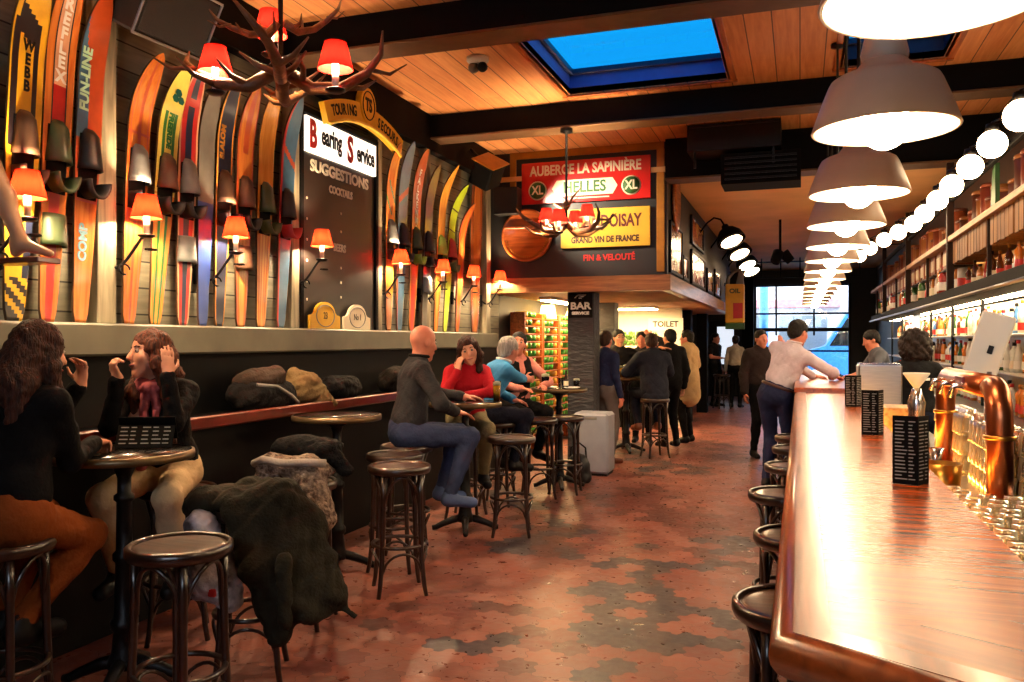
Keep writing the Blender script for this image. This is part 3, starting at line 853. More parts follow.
ski(6.8, 1.72, .2, .06, [S_or, S_gr, S_yel], lambda u, v: 1 if .62 < u < .8 and int(u * 40 + v * 3) % 5 == 0 else (2 if v > .5 else 0), 'orange ski with green flecks, right of the menu board', 'grey', 'black')
ski(7.01, 1.8, .22, .13, [S_bl, S_dor, W_], lambda u, v: 1 if .7 < u - v * .04 < .735 or v < -.8 and u < .5 else (2 if .36 < u < .38 else 0), 'pale blue ski with an orange diagonal band', 'black', 'black')
ski(7.27, 1.8, .22, .17, [S_dor, S_red, S_or], lambda u, v: 0 if u > .5 else 2 if abs(v) > .6 else 1, 'red ski with white stacked lettering in the right-hand group', 'green', 'lime', letters=(('FALKENMARE', .09, 1.56, 'stack', W_, .9),))
ski(7.55, 1.7, .21, .18, [S_nv, S_gy], lambda u, v: 1 if u < .25 else 0, 'navy ski with grey tail behind the small glowing lamps', 'black', 'black', 'grey')
ski(7.83, 1.77, .2, .25, [S_yel, S_or], lambda u, v: 1 if abs(v) > .6 and u < .5 else 0, 'yellow wooden ski with a sharp tip bending to the right', 'lime', 'green', tipout=.16, point=.6)
ski(8.07, 1.62, .19, .28, [S_lime, S_bk], lambda u, v: 1 if .68 < u < .695 or .82 < u < .835 else 0, 'lime green ski with thin black bands', 'red', 'green', tipout=.16)
ski(8.4, 1.45, .2, .2, [S_or, S_dor], lambda u, v: 1 if abs(v) > .5 else 0, 'short orange ski between the lime ski and the wide wooden one', None, None, tipout=.14)
ski(8.92, 2.0, .4, .1, [S_brn, S_or], lambda u, v: 1 if abs(v) < .5 else 0, 'very wide brown wooden ski at the corner by the mezzanine panel', None, None, tipout=.04)

# ------------------------------------------------------------------ menu board, arched sign, plaques
t = thing('menu_board', 'tall black menu board with lit white header between the two groups of skis', 'menu board', (-3.6, 6.0, 1.65))
MB().box((.01, 0, .8), (.03, 1.16, 1.6)).build('panel', P('blackboard', (34, 28, 25), .38, var=.3, scale=2), t)
mb = MB()
for y in (-.59, .59): mb.box((.015, y, .84), (.06, .05, 1.68))
mb.box((.015, 0, 1.67), (.06, 1.2, .05)); mb.build('frame', M['matblack'], t)
MB().box((.03, 0, 1.49), (.05, 1.1, .27)).build('light_box', emit('lit_white_header', (255, 236, 214), .75), t)
def wallM(y, z, x=.056): return basis((x, y, z), (0, 1, 0), (0, 0, 1), (1, 0, 0))
hd = text('header_lettering', 'B', .29, wallM(-.46, 1.485), M['red'], t, .003, .62, .012)
text('header_lettering', 'earing', .2, wallM(-.19, 1.51), M['black'], t, .003, .62, .006)
text('header_lettering', 'S', .29, wallM(.1, 1.485), M['red'], t, .003, .7, .012)
text('header_lettering', 'ervice', .2, wallM(.36, 1.49), M['black'], t, .003, .62, .006)
lett = P('cream_letters', (232, 224, 204), .5)
text('heading', 'SUGGESTIONS', .125, wallM(0, 1.26, .027), lett, t, .002, 1.12, .004)
text('heading', 'COCKTAILS', .085, wallM(0, 1.12, .027), lett, t, .002, .8, .003)
text('heading', 'BEERS', .085, wallM(-.02, .66, .027), lett, t, .002, .85, .003)
for y, zs in ((.0, (.95, .8, .5, .38, .26)), (-.5, (1.0, .84, .68, .52, .36, .22))):
    for z in zs: MB().sph((.027, y, z), (.005, .011, .011), 10, 6).build('pin', lett, t)
def plaque(y, colm, label, s_):
    t = thing('oval_plaque', label, 'plaque', (-3.54, y, 1.647))
    po = [(-.22, 0), (.22, 0), (.22, .1), (.17, .11)] + [(.15 * math.cos(R(a)), .11 + .1 * math.sin(R(a))) for a in range(10, 171, 16)] + [(-.17, .11), (-.22, .1)]
    MB().prism(po, (0, 0, 0), (0, 1, 0), (0, 0, 1), (.018, 0, 0)).build('board', colm, t)
    MB().tube([(.02, .13 * math.cos(R(a)), .1 + .085 * math.sin(R(a))) for a in range(0, 360, 15)], .004, 6, True).build('rim', M['grey'], t)
    text('lettering', s_, .075, wallM(0, .1, .02), M['black'], t, .001, .8)
plaque(5.68, M['yellow'], 'yellow oval-topped plaque with a number at the foot of the menu board', '23')
plaque(6.18, M['cream'], 'cream oval-topped plaque at the foot of the menu board', 'No 1')
t = thing('arched_sign', 'yellow arched sign with a crest above the menu board', 'sign', (-3.53, 6.27, 3.36))
def arc(r0, r1, a0, a1, n, cz):
    po = [(r1 * math.sin(R(a0 + (a1 - a0) * k / n)), cz + r1 * math.cos(R(a0 + (a1 - a0) * k / n))) for k in range(n + 1)]
    return po + [(r0 * math.sin(R(a0 + (a1 - a0) * k / n)), cz + r0 * math.cos(R(a0 + (a1 - a0) * k / n))) for k in range(n, -1, -1)]
po = [(-a, b) for a, b in arc(1.5, 1.67, -24, 24, 16, -1.48)]
MB().prism(po, (0, 0, 0), (0, 1, 0), (0, 0, 1), (.05, 0, 0)).build('board', M['yellow'], t)
MB().tube([(.06, 1.5 * math.sin(R(a)), -1.48 + 1.5 * math.cos(R(a))) for a in range(-24, 25, 3)], .014, 8).build('rim', P('pale_yellow', (250, 212, 80), .4), t)
cr = MB().prism([(.13 * math.cos(R(a)) * (1 if a < 180 else .95), .19 + .15 * math.sin(R(a))) for a in range(0, 360, 20)], (.01, 0, 0), (0, 1, 0), (0, 0, 1), (.055, 0, 0)).build('crest', M['yellow'], t)
MB().tube([(.066, .1 * math.cos(R(a)), .19 + .12 * math.sin(R(a))) for a in range(0, 360, 20)], .006, 6, True).build('crest_ring', M['black'], cr)
text('lettering', 'TS', .15, wallM(0, .19, .066), M['black'], cr, .002, .7, .006)
for s_, a0, a1 in (('TOURING', -21, -6.5), ('SECOURS', 6.5, 21)):
    for i, ch in enumerate(s_):
        a = R(a0 + (a1 - a0) * (i + .5) / len(s_)); rr = 1.585
        text('lettering', ch, .12, basis((.052, rr * math.sin(a), -1.48 + rr * math.cos(a)), (0, math.cos(a), -math.sin(a)), (0, math.sin(a), math.cos(a)), (1, 0, 0)), M['black'], t, .001, .7, .004)

# ------------------------------------------------------------------ mezzanine panel: gold band and signs
def panM(x, z, y): return basis((x, y, z), (1, 0, 0), (0, 0, 1), (0, -1, 0))
mb = MB().box((-2.42, 9.612, 3.81), (1.88, .016, .09)).box((-3.32, 9.612, 3.6), (.08, .016, .34)).box((-1.52, 9.612, 3.06), (.09, .016, 1.42))
tag(mb.build('painted_frame', M['gold']), 'dull gold band framing the signs on the black mezzanine panel', 'frame')
t = thing('enamel_sign', 'red enamel sign with cream and green lettering, topmost on the mezzanine panel', 'sign', (-2.415, 9.6, 3.455))
MB().box((0, -.012, 0), (1.57, .02, .5), bev=.006).build('plate', P('red_enamel', (200, 28, 26), .3, coat=.4, var=.12), t)
text('lettering', 'AUBERGE LA SAPINIÈRE', .165, panM(.0, .14, -.023), M['cream'], t, .002, .78, .005)
lz = [(-.4, 0), (-.34, .095), (.34, .095), (.4, 0), (.34, -.095), (-.34, -.095)]
MB().prism(list(reversed(lz)), (0, -.022, -.08), (1, 0, 0), (0, 0, 1), (0, -.006, 0)).build('lozenge', M['cream'], t)
text('lettering', 'HELLES', .185, panM(0, -.08, -.029), M['green'], t, .002, .9, .005)
for x in (-.58, .56):
    cm = basis((x, -.022, -.09), (1, 0, 0), (0, 0, 1), (0, -1, 0))
    MB().lathe([(0, 0), (.115, 0), (.115, .005), (0, .005)], 28, M=cm).build('roundel', M['cream'], t); rd = t.children[-1]
    MB().lathe([(0, .0055), (.1, .0055), (.1, .008), (0, .008)], 28, M=cm).build('roundel_face', M['green'], rd)
    text('lettering', 'XL', .15, panM(x, -.09, -.031), M['cream'], t, .001, .8, .004)
MB().box((.05, -.024, -.205), (.5, .004, .014), bev=.001).build('underline', M['cream'], t)
t = thing('enamel_sign', 'mustard yellow wine sign with dark lettering below the red sign', 'sign', (-2.17, 9.6, 2.885))
MB().box((0, -.012, 0), (1.07, .02, .46), bev=.006).build('plate', P('mustard_enamel', (226, 178, 62), .3, coat=.4, var=.18, scale=2), t)
text('lettering', 'GRANDOISAY', .2, panM(0, .07, -.023), P('wine_letters', (92, 26, 16), .5), t, .002, .68, .006)
text('lettering', 'GRAND VIN DE FRANCE', .1, panM(0, -.14, -.023), P('brown_letters', (60, 30, 16), .5), t, .002, .74, .004)
tag(text('lettering', 'FIN & VELOUTÉ', .1, panM(-2.13, 2.535, 9.618), M['red'], None, .004, .9, .003), 'red lettering painted under the mustard wine sign', 'lettering')
# round barrel lid
t = thing('barrel_lid', 'round varnished wooden barrel lid on the black mezzanine panel', 'barrel lid', (-3.13, 9.6, 2.83))
lm = basis((0, -.002, 0), (1, 0, 0), (0, 0, 1), (0, -1, 0))
MB().lathe([(0, 0), (.31, 0), (.32, .015), (.32, .05), (.3, .06), (.285, .045), (0, .045)], 40, M=lm).build('lid', wood('lid_wood', (206, 108, 44), (150, 66, 24), 0, .35, .4), t)
MB().box((0, -.055, .1), (.56, .02, .03)).build('batten', M['barrelwood'], t)
mb = MB()
for k in range(26):
    a = R(195 + k * 6); mb.box((.262 * math.cos(a), -.05, .262 * math.sin(a)), (.012, .012, .012), bev=.002)
mb.build('studs', M['brass'], t)
tag(box_obj('wall_speaker', (-3.5, 9.4, 3.08), (-3.2, 9.6, 3.4), P('speaker_black', (22, 21, 22), .6)), 'small black speaker box left of the red enamel sign', 'speaker')
# BAR lettering on the stone pillar, TOILET board on the partition
t = thing('pillar_sign', 'black sign with white BAR lettering on the stone pillar', 'sign', (-2.505, 9.75, 1.98))
MB().box((0, -.006, 0), (.3, .01, .3), bev=.002).build('plate', M['matblack'], t)
text('lettering', 'BAR', .115, panM(0, -.01, -.012), M['white'], t, .001, 1.2, .004)
text('lettering', 'SERVICE', .045, panM(0, -.095, -.012), M['white'], t, .001, 1.3, .003)
MB().tube([(-.07, -.014, .09), (-.03, -.014, .125), (.07, -.014, .125), (.03, -.014, .105), (-.02, -.014, .1), (.02, -.014, .085), (-.02, -.014, .085)], .006, 6).build('emblem', M['white'], t)
t = thing('toilet_sign', 'pale sign reading TOILET on the white partition under the mezzanine', 'sign', (-2.28, 15.0, 1.85))
MB().box((0, -.01, 0), (.62, .02, .22), bev=.002).build('plate', M['white'], t)
text('lettering', 'TOILET', .14, panM(0, 0, -.022), M['black'], t, .001, 1, .004)

# pictures on the mezzanine side
def pic_mat(name, a, b, d, sc):
    m, nt, bs = newmat(name); pset(bs, .25, coat=.5)
    co = nd(nt, 'ShaderNodeTexCoord').outputs['Object']
    v = nd(nt, 'ShaderNodeTexVoronoi', {'Vector': co, 'Scale': sc}).outputs['Color']
    s_ = nd(nt, 'ShaderNodeSeparateColor', {0: v}).outputs
    x = mixc(nt, s_[0], c(a), c(b)); x = mixc(nt, mth(nt, 'GREATER_THAN', s_[1], .6), x, c(d))
    nt.links.new(x, bs.inputs['Base Color']); return m
PM = [pic_mat('warm_print', (220, 150, 70), (110, 46, 26), (236, 206, 150), 5), pic_mat('rose_print', (214, 150, 140), (130, 70, 70), (246, 236, 226), 6), pic_mat('amber_print', (226, 130, 50), (90, 34, 18), (240, 180, 80), 3.5)]
for i, (y0, y1, z0, z1, lb) in enumerate([(9.85, 10.9, 2.36, 2.98, 'framed amber picture on the mezzanine side, nearest, under the tall oval'), (11.0, 11.5, 2.36, 2.68, 'small framed rose picture on the mezzanine side'), (11.9, 13.6, 2.36, 2.85, 'wide framed rose picture on the mezzanine side'),
                                         (11.9, 13.4, 2.93, 3.34, 'framed amber picture hung above the wide rose one'), (14.0, 14.9, 2.36, 2.76, 'framed picture on the mezzanine side under the gooseneck lamps'), (15.3, 16.4, 2.36, 2.85, 'farthest framed picture on the mezzanine side')]):
    t = thing('framed_picture', lb, 'picture', (MX + .0, (y0 + y1) / 2, z0))
    wd, hh = y1 - y0, z1 - z0
    mb = MB()
    for yy in (-wd / 2 + .02, wd / 2 - .02): mb.box((0, yy, hh / 2), (.035, .04, hh))
    for zz in (.02, hh - .02): mb.box((0, 0, zz), (.035, wd, .04))
    mb.build('frame', M['black'], t)
    MB().box((-.004, 0, hh / 2), (.016, wd - .06, hh - .06), bev=0).build('print', PM[(1, 1, 1, 2, 0, 1)[i] if i else 2], t)
t = tag(MB().lathe([(0, 0), (.24, 0), (.25, .02), (.22, .04), (0, .03)], 30, M=basis((MX, 10.3, 3.28), (0, 1, 0), (0, 0, 1.6), (1, 0, 0))).build('wall_ornament', M['barrelwood']), 'tall oval wooden panel on the mezzanine side above the amber picture', 'wall panel')
# oil-can shaped sign
t = thing('oil_can_sign', 'big yellow oil can shaped sign with green foot hanging at the mezzanine end', 'sign', (-1.2, 16.75, 1.78))
MB().box((0, 0, .06), (.36, .14, .12)).build('foot', M['green'], t)
MB().box((0, 0, .5), (.36, .14, .76), bev=.02).build('can_body', M['yellow'], t)
MB().box((.06, -.074, .36), (.18, .006, .3), bev=.001).build('label_patch', M['red'], t)
text('lettering', 'OIL', .12, panM(0, .74, -.076), M['green'], t, .001, 1.1, .004)
mb = MB(); mb.tube([(-.15, 0, .86), (-.13, 0, 1.0), (-.02, 0, 1.13), (.1, 0, 1.16), (.13, 0, 1.05), (.13, 0, .86)], .035, 10); mb.prism([(.02, .88), (.17, .88), (.15, 1.1), (.08, 1.14)], (0, .05, 0), (1, 0, 0), (0, 0, 1), (0, -.1, 0))
mb.build('handle', M['grey'], t)
MB().tube([(-.2, 0, .84), (-.2, 0, .9), (-.12, 0, .9)], .012, 6).build('hanger', M['iron'], t)

# wall loudspeakers, camera dome, air unit
t = thing('wall_speaker', 'black loudspeaker with pale edge tilted under the ceiling at upper left', 'speaker', (-3.36, 3.76, 3.4))
t.rotation_euler = (0, R(28), R(-4))
MB().box((0, 0, 0), (.22, .5, .34), bev=.015).build('cabinet', P('speaker_cloth', (26, 22, 20), .7), t)
MB().box((.112, 0, 0), (.01, .46, .3), bev=.004).build('grille', P('grille_cloth', (20, 18, 18), .85, bump=.5, scale=60), t)
mb = MB()
for y in (-.25, .25): mb.box((.112, y, 0), (.014, .014, .34))
for z in (-.17, .17): mb.box((.112, 0, z), (.014, .51, .014))
mb.build('edge_strip', M['steel'], t)
MB().tube([(-.1, 0, .1), (-.24, 0, .2)], .02, 8).build('bracket', M['iron'], t)
t = thing('stage_spotlight', 'dark square spotlight tilted at the top corner beside the mezzanine panel', 'spotlight', (-3.3, 8.66, 3.42))
t.rotation_euler = (R(25), R(30), 0)
MB().box((0, 0, 0), (.26, .3, .28), bev=.02).build('housing', M['matblack'], t)
MB().box((.0, 0, .15), (.3, .36, .012)).build('visor', M['gold'], t)
sl = bpy.data.lights.new('added_sign_beam', 'SPOT'); sl.energy = 170; sl.color = (1, .8, .55); sl.spot_size = R(62); sl.spot_blend = .8; sl.shadow_soft_size = .06  # beam added to brighten the mezzanine signs
so = bpy.data.objects.new('added_sign_beam', sl); COL.objects.link(so); so.location = (-3.08, 8.72, 3.36)
so.rotation_euler = (V((-2.3, 9.6, 3.05)) - V((-3.08, 8.72, 3.36))).to_track_quat('-Z', 'Y').to_euler()
MB().tube([(-.1, 0, .1), (-.28, 0, .16)], .02, 8).build('bracket', M['iron'], t)
t = thing('ceiling_camera', 'small white camera dome on the plank ceiling left of the skylight', 'security camera', (-2.47, 6.27, 3.85))
MB().lathe([(.09, 0), (.09, -.03), (.07, -.05), (0, -.05)], 20).build('base', M['white'], t)
MB().sph((-.035, 0, -.08), .045, 14, 10).build('lens_housing', M['grey'], t)
MB().sph((.045, -.01, -.085), .042, 14, 10).build('lens_housing', M['black'], t)
t = thing('air_unit', 'black louvred air unit hanging beside the mezzanine panel', 'air conditioner', (-.56, 9.2, 3.2))
MB().box((-.1, 0, .5), (.95, .5, .28)).build('upper_housing', M['black'], t)
MB().box((.17, .02, .16), (.8, .46, .32)).build('lower_housing', M['matblack'], t)
mb = MB()
for k in range(5): mb.box((.17, -.222, .05 + k * .055), (.72, .012, .02))
mb.build('louvre', M['grey'].copy() if False else M['iron'], t)
mb = MB()
for x in (-.5, .3): mb.box((x, -.2, .42), (.025, .03, .46))
mb.box((-.1, -.26, .62), (.9, .02, .03)).build('hanger', M['iron'], t)
t = thing('ceiling_spotlight', 'black cluster of spotlights hanging from the rear ceiling before the street window', 'spotlight', (-.3, 14.0, 3.5))
MB().lathe([(.02, 0), (.02, -.5), (0, -.5)], 10).build('rod', M['matblack'], t)
for a in (0, 2.1, 4.2): MB().lathe([(0, -.1), (.07, -.1), (.09, .08), (.075, .085), (0, .02)], 16, M=tr(.1 * math.cos(a), .1 * math.sin(a), -.6) @ Matrix.Rotation(.7, 4, V((math.sin(a), -math.cos(a), 0)))).build('spot_head', M['matblack'], t)
t = thing('ceiling_rail', 'black iron railing high across the room before the street window', 'railing', (0, 20.5, 3.05))
mb = MB()
for z in (.0, .36): mb.box((0, 0, z), (2.6, .03, .03))
for k in range(7): mb.box((-1.29 + k * .43, 0, .22), (.03, .03, .46))
mb.build('rail_bars', M['black'], t)

# coat hooks under the sconces
def hook(y, z, lb):
    t = tag(MB().tube([(-3.6, y, z + .06), (-3.58, y, z + .06), (-3.57, y, z), (-3.53, y, z - .03), (-3.49, y, z + .01)], .008, 7).build('coat_hook', M['iron']), lb, 'coat hook')
# carved figure leg on a wall bracket at the far left
t = thing('bracket_shelf', 'dark wooden bracket shelf at the far left edge under the carved leg', 'bracket', (-3.65, 2.74, 1.9))
MB().box((.3, 0, 0), (.56, .12, .025)).build('board', M['redrail'], t)
MB().tube([(.02, 0, -.25), (.1, 0, -.1), (.3, 0, -.02)], .012, 8).build('brace', M['iron'], t)
pr = [rc((-3.42, 2.62, 2.55), (-3.3, 2.71, 2.18), .055, .045), rc((-3.3, 2.71, 2.18), (-3.24, 2.74, 1.99), .045, .028), rc((-3.24, 2.74, 1.98), (-3.1, 2.77, 1.932), .03, .016), rc((-3.25, 2.74, 1.97), (-3.26, 2.735, 1.94), .03, .022), rc((-3.42, 2.62, 2.55), (-3.46, 2.6, 2.8), .055, .07)]
tag(sdf_obj('carved_leg', pr, .008, P('pale_carved_wood', (198, 150, 112), .5)), 'pale carved wooden leg and foot standing on the bracket at the far left edge', 'carving')

# ------------------------------------------------------------------ bentwood stools
def make_stool(loc, label, rz=0):
    t = thing('bar_stool', label, 'bar stool', loc, rz, 'dark bentwood bar stools')
    MB().lathe([(0, .756), (.172, .756), (.172, .772), (.15, .776), (.08, .772), (0, .77)], 36).build('seat', M['bentseat'], t)
    mb = MB().lathe([(.168, .735), (.188, .737), (.196, .755), (.194, .778), (.183, .786), (.17, .779), (.168, .735)], 36, cap=False)
    mb.build('seat_rim', M['bent'], t)
    for k in range(4):
        a = PI / 4 + k * PI / 2; ca, sa = math.cos(a), math.sin(a)
        pts = [(r * ca, r * sa, z) for r, z in ((.158, .76), (.158, .6), (.163, .4), (.172, .2), (.19, .06), (.205, 0))]
        MB().tube(pts, [.017, .0165, .016, .0155, .014, .013], 10).build('leg', M['bent'], t)
        b = a + PI / 2
        pts = []
        for i in range(13):
            u = i / 12; ang = a + (b - a) * u
            pts.append((.15 * math.cos(ang), .15 * math.sin(ang), .53 + .195 * math.sin(PI * u) ** .55))
        MB().tube(pts, .009, 8).build('arch_brace', M['bent'], t)
        pts = [(.168 * math.cos(a + (b - a) * i / 10), .168 * math.sin(a + (b - a) * i / 10), .14 + .125 * math.sin(PI * i / 10) ** .6) for i in range(11)]
        MB().tube(pts, .008, 8).build('low_brace', M['bent'], t)
    MB().tube([(.165 * math.cos(i * PI / 18), .165 * math.sin(i * PI / 18), .3) for i in range(36)], .0115, 8, True).build('foot_ring', M['bent'], t)
    return t
st0 = make_stool((-2.23, 2.57, 0), 'empty dark bentwood bar stool nearest the camera at lower left')
for x, y, rz, lb in [(-2.92, 2.38, .3, 'bentwood bar stool under the long-haired woman with her back turned'),
                     (-2.41, 3.25, .5, 'bentwood bar stool carrying the dark olive parka'),
                     (-2.6, 3.95, .2, 'bentwood bar stool carrying the knitted bag'),
                     (-3.03, 4.5, .1, 'bentwood bar stool between the knitted bag and the second round table'),
                     (-3.1, 3.56, .7, 'bentwood bar stool under the woman with the pink scarf'),
                     (-2.35, 4.64, .6, 'empty bentwood bar stool in front of the bald man, nearest of his row'),
                     (-2.62, 5.1, .2, 'empty bentwood bar stool just behind the nearest one, before the bald man'),
                     (-2.75, 5.55, .4, 'bentwood bar stool under the bald man'),
                     (-2.19, 6.3, .3, 'empty bentwood bar stool right of the pedestal of the third round table'),
                     (-2.78, 6.78, .1, 'bentwood bar stool under the woman in the red top'),
                     (-2.72, 7.42, .1, 'bentwood bar stool under the man in the blue sweater'),
                     (-2.45, 7.86, .5, 'empty bentwood bar stool before the fourth table, left of a pair'),
                     (-2.27, 8.2, .1, 'empty bentwood bar stool before the fourth table, right of a pair by the grey box'),
                     (-2.86, 8.3, .3, 'bentwood bar stool under the woman in the black waistcoat'),
                     (-1.83, 11.1, .6, 'bentwood bar stool under the man in the dark jacket by the pillars'),
                     (.0, 2.58, .2, 'bar stool tucked under the bar, nearest the camera'), (.015, 3.5, .5, 'bar stool tucked under the bar, second from the camera'),
                     (-.06, 4.45, .1, 'bar stool tucked under the bar, third from the camera'), (-.02, 5.45, .3, 'bar stool tucked under the bar, fourth from the camera'),
                     (.0, 6.35, .3, 'bar stool tucked under the bar, fifth from the camera'), (.0, 7.1, .6, 'bar stool tucked under the bar, farthest, by the man in the pale shirt'),
                     (-1.7, 19.6, .6, 'bar stool among the standing people at the street end')]:
    dup(st0, (x, y, 0), rz, label=lb)

# ------------------------------------------------------------------ round tables
tabm = P('dark_table_top', (40, 34, 30), .22, coat=.6, var=.4, scale=5)
def make_table(loc, label, r=.3):
    t = thing('pedestal_table', label, 'table', loc, 0, 'round pedestal tables')
    MB().lathe([(0, 1.02), (r - .01, 1.02), (r - .004, 1.047), (0, 1.05)], 44).build('tabletop', tabm, t)
    MB().lathe([(r - .012, 1.012), (r, 1.014), (r + .003, 1.03), (r, 1.048), (r - .012, 1.051)], 44, cap=False).build('edge_band', P('worn_brass_edge', (92, 74, 52), .35, .7) if 'edge' not in M else M['edge'], t)
    prof = [(0, 1.015), (.11, 1.015), (.11, 1.0), (.045, .97), (.03, .93), (.03, .86), (.045, .85), (.045, .83), (.033, .82), (.036, .6), (.05, .585), (.05, .56), (.038, .545), (.044, .3), (.06, .28), (.06, .25), (.046, .235), (.055, .14), (.07, .1), (.07, .07), (0, .07)]
    MB().lathe(list(reversed(prof)), 20).build('column', M['iron'], t)
    for k in range(4):
        T = rotz(k * PI / 2 + .4)
        MB().tube([(.03, 0, .1), (.1, 0, .085), (.19, 0, .05), (.24, 0, .025), (.27, 0, .02)], [.032, .03, .025, .022, .02], 10, M=T).build('foot', M['iron'], t)
    return t
M['edge'] = P('worn_brass_edge', (112, 92, 64), .35, .7)
tb0 = make_table((-2.905, 2.99, 0), 'small round pedestal table between the two long-haired women')
for x, y, lb in [(-2.98, 4.95, 'empty round pedestal table beside the red-edged shelf and the bags'), (-2.6, 6.32, 'round pedestal table between the bald man and the woman in red'),
                 (-2.42, 8.5, 'round pedestal table crowded with glasses before the stone pillar'), (-2.3, 11.5, 'round pedestal table among the group behind the stone pillar')]:
    dup(tb0, (x, y, 0), label=lb)

# shelf with oxblood rail along the ski wall
t = thing('wall_shelf', 'long dark shelf with glossy oxblood front rail below the ski wall', 'shelf', (XL, 0, 0))
MB().box((.17, 3.6, 1.07), (.32, 12, .03)).build('board', M['matblack'], t)
MB().box((.335, 3.6, 1.07), (.04, 12, .075), bev=.012).build('front_rail', M['redrail'], t)
MB().box((.2, 3.6, .53), (.05, 12, 1.05)).build('back_panel', wains, t)

# ------------------------------------------------------------------ coats and bags
def cloth(name, col, var=.3, sc=6): return P(name, col, .85, var=var, scale=sc, bump=.35, bscale=70, spec=.12)
olive = cloth('olive_parka_cloth', (50, 47, 36), .55, 4); blk = cloth('black_cloth', (14, 14, 16)); white_f = cloth('white_fleece', (206, 204, 214), .15); beige = cloth('beige_cloth', (128, 104, 70))
brown = cloth('brown_bag_cloth', (62, 50, 43)); dbag = cloth('dark_bag_cloth', (26, 24, 25))
knit = P('grey_knit', (160, 140, 122), .9, var=.75, scale=34, bump=1.0, bscale=60, col2=(70, 52, 44))
cx, cy = -2.41, 3.25
pr = [el((cx, cy, .825), (.235, .235, .06), k=.06), rc((cx + .08, cy - .18, .81), (cx + .2, cy - .24, .56), .07, .08, k=.1), rc((cx + .22, cy - .1, .82), (cx + .32, cy - .12, .45), .1, .13, k=.1),
      rc((cx + .3, cy + .02, .75), (cx + .42, cy - .02, .42), .08, .11, k=.08), rc((cx + .27, cy - .16, .42), (cx + .3, cy - .2, .28), .11, .06, k=.06), rc((cx + .34, cy - .1, .5), (cx + .4, cy - .12, .36), .08, .06, k=.05),
      rc((cx - .14, cy - .17, .82), (cx - .26, cy - .1, .78), .07, .05, k=.06), rc((cx + .42, cy + .0, .42), (cx + .55, cy + .06, .3), .05, .012, k=.05),
      rc((cx - .02, cy + .05, .85), (cx + .2, cy - .02, .84), .06, .07, k=.06)]
t = thing('parka', 'dark olive parka draped over a stool, hanging down at its right side', 'coat', (cx, cy, .79))
sdf_obj('shell', pr, .012, olive, t, (.018, 11), (cx, cy, .79)).scale = (.93, .93, .98)
pr = [rc((cx + .34, cy - .24, .62), (cx + .36, cy - .26, .36), .035, .03)]
sdf_obj('sleeve', pr, .01, olive, t, (.006, 20), (cx, cy, .79))
pr = [rc((cx - .1, cy - .22, .72), (cx - .03, cy - .27, .52), .08, .085, k=.06), rc((cx + .02, cy - .24, .6), (cx + .08, cy - .26, .44), .07, .06, k=.05), el((cx - .02, cy - .28, .5), (.11, .06, .07), k=.05)]
t = thing('fleece_scarf', 'white fleece scarf with dark patches hanging below the parka', 'scarf', (cx, cy, .78))
sdf_obj('cloth', pr, .01, P('white_fleece_dark_patches', (214, 212, 220), .9, scale=9, col2=(60, 58, 66), bump=.4), t, (.008, 22), (cx, cy, .78))
MB().box((.05, -.335, -.3), (.035, .02, .035)).build('red_tag', M['red'], t)
kx, ky = -2.6, 3.95
pr = [el((kx, ky, .85), (.2, .17, .075), k=.05), rc((kx + .1, ky - .1, .86), (kx + .2, ky - .14, .62), .08, .09, k=.06), rc((kx - .13, ky - .1, .86), (kx - .15, ky - .14, .74), .08, .06, k=.05)]
t = thing('knitted_bag', 'grey and brown knitted bag with pale rolled rim on a stool', 'bag', (kx, ky, .785))
sdf_obj('bag_body', pr, .011, knit, t, (.006, 20), (kx, ky, .785))
MB().tube([(-.2, -.15, .1), (-.12, -.19, .13), (.02, -.19, .115), (.14, -.18, .125), (.24, -.14, .12)], .022, 8).build('rolled_rim', cloth('pale_rim', (176, 166, 158)), t)
pr = [el((kx - .02, ky + .08, .96), (.22, .1, .06), k=.05), rc((kx - .14, ky, .95), (kx + .16, ky + .02, .93), .05, .045, k=.05), rc((kx + .16, ky + .02, .94), (kx + .27, ky + .03, .84), .045, .035, k=.05)]
tag(sdf_obj('black_jacket', pr, .011, blk, None, (.01, 20)), 'crumpled black jacket lying on top of the knitted bag', 'jacket')
# bags on the shelf
sx = -3.47
t = thing('backpack', 'dark backpack with brown top lying on the shelf behind the second table', 'bag', (sx, 4.8, 1.085))
sdf_obj('bag_body', [el((sx, 4.78, 1.2), (.12, .33, .13), k=.05), rc((sx + .04, 4.6, 1.17), (sx + .04, 5.0, 1.16), .09, .08, k=.05)], .011, dbag, t, (.01, 16), (sx, 4.8, 1.085))
sdf_obj('top_flap', [el((sx, 4.74, 1.29), (.11, .22, .07), k=.05), rc((sx, 4.62, 1.27), (sx + .03, 4.9, 1.31), .05, .07, k=.05)], .011, brown, t, (.01, 18), (sx, 4.8, 1.085))
MB().tube([(.12, -.22, .18), (.15, -.05, .16), (.15, .12, .09), (.14, .22, .03)], .012, 6).build('strap', M['grey'], t)
t = tag(sdf_obj('beige_coat', [el((sx + .02, 5.25, 1.2), (.1, .17, .12), k=.05), rc((sx, 5.18, 1.3), (sx + .06, 5.35, 1.2), .06, .07, k=.05), rc((sx + .1, 5.35, 1.15), (sx + .17, 5.45, 1.08), .06, .03, k=.05)], .011, beige, None, (.014, 17)), 'beige coat bundled on the shelf next to the backpack', 'coat')
t = tag(sdf_obj('black_coat', [el((sx, 5.8, 1.17), (.12, .3, .1), k=.05), rc((sx, 5.65, 1.22), (sx, 5.95, 1.2), .05, .05, k=.05)], .011, blk, None, (.012, 18)), 'black coat bundled on the shelf left of the bald man', 'coat')
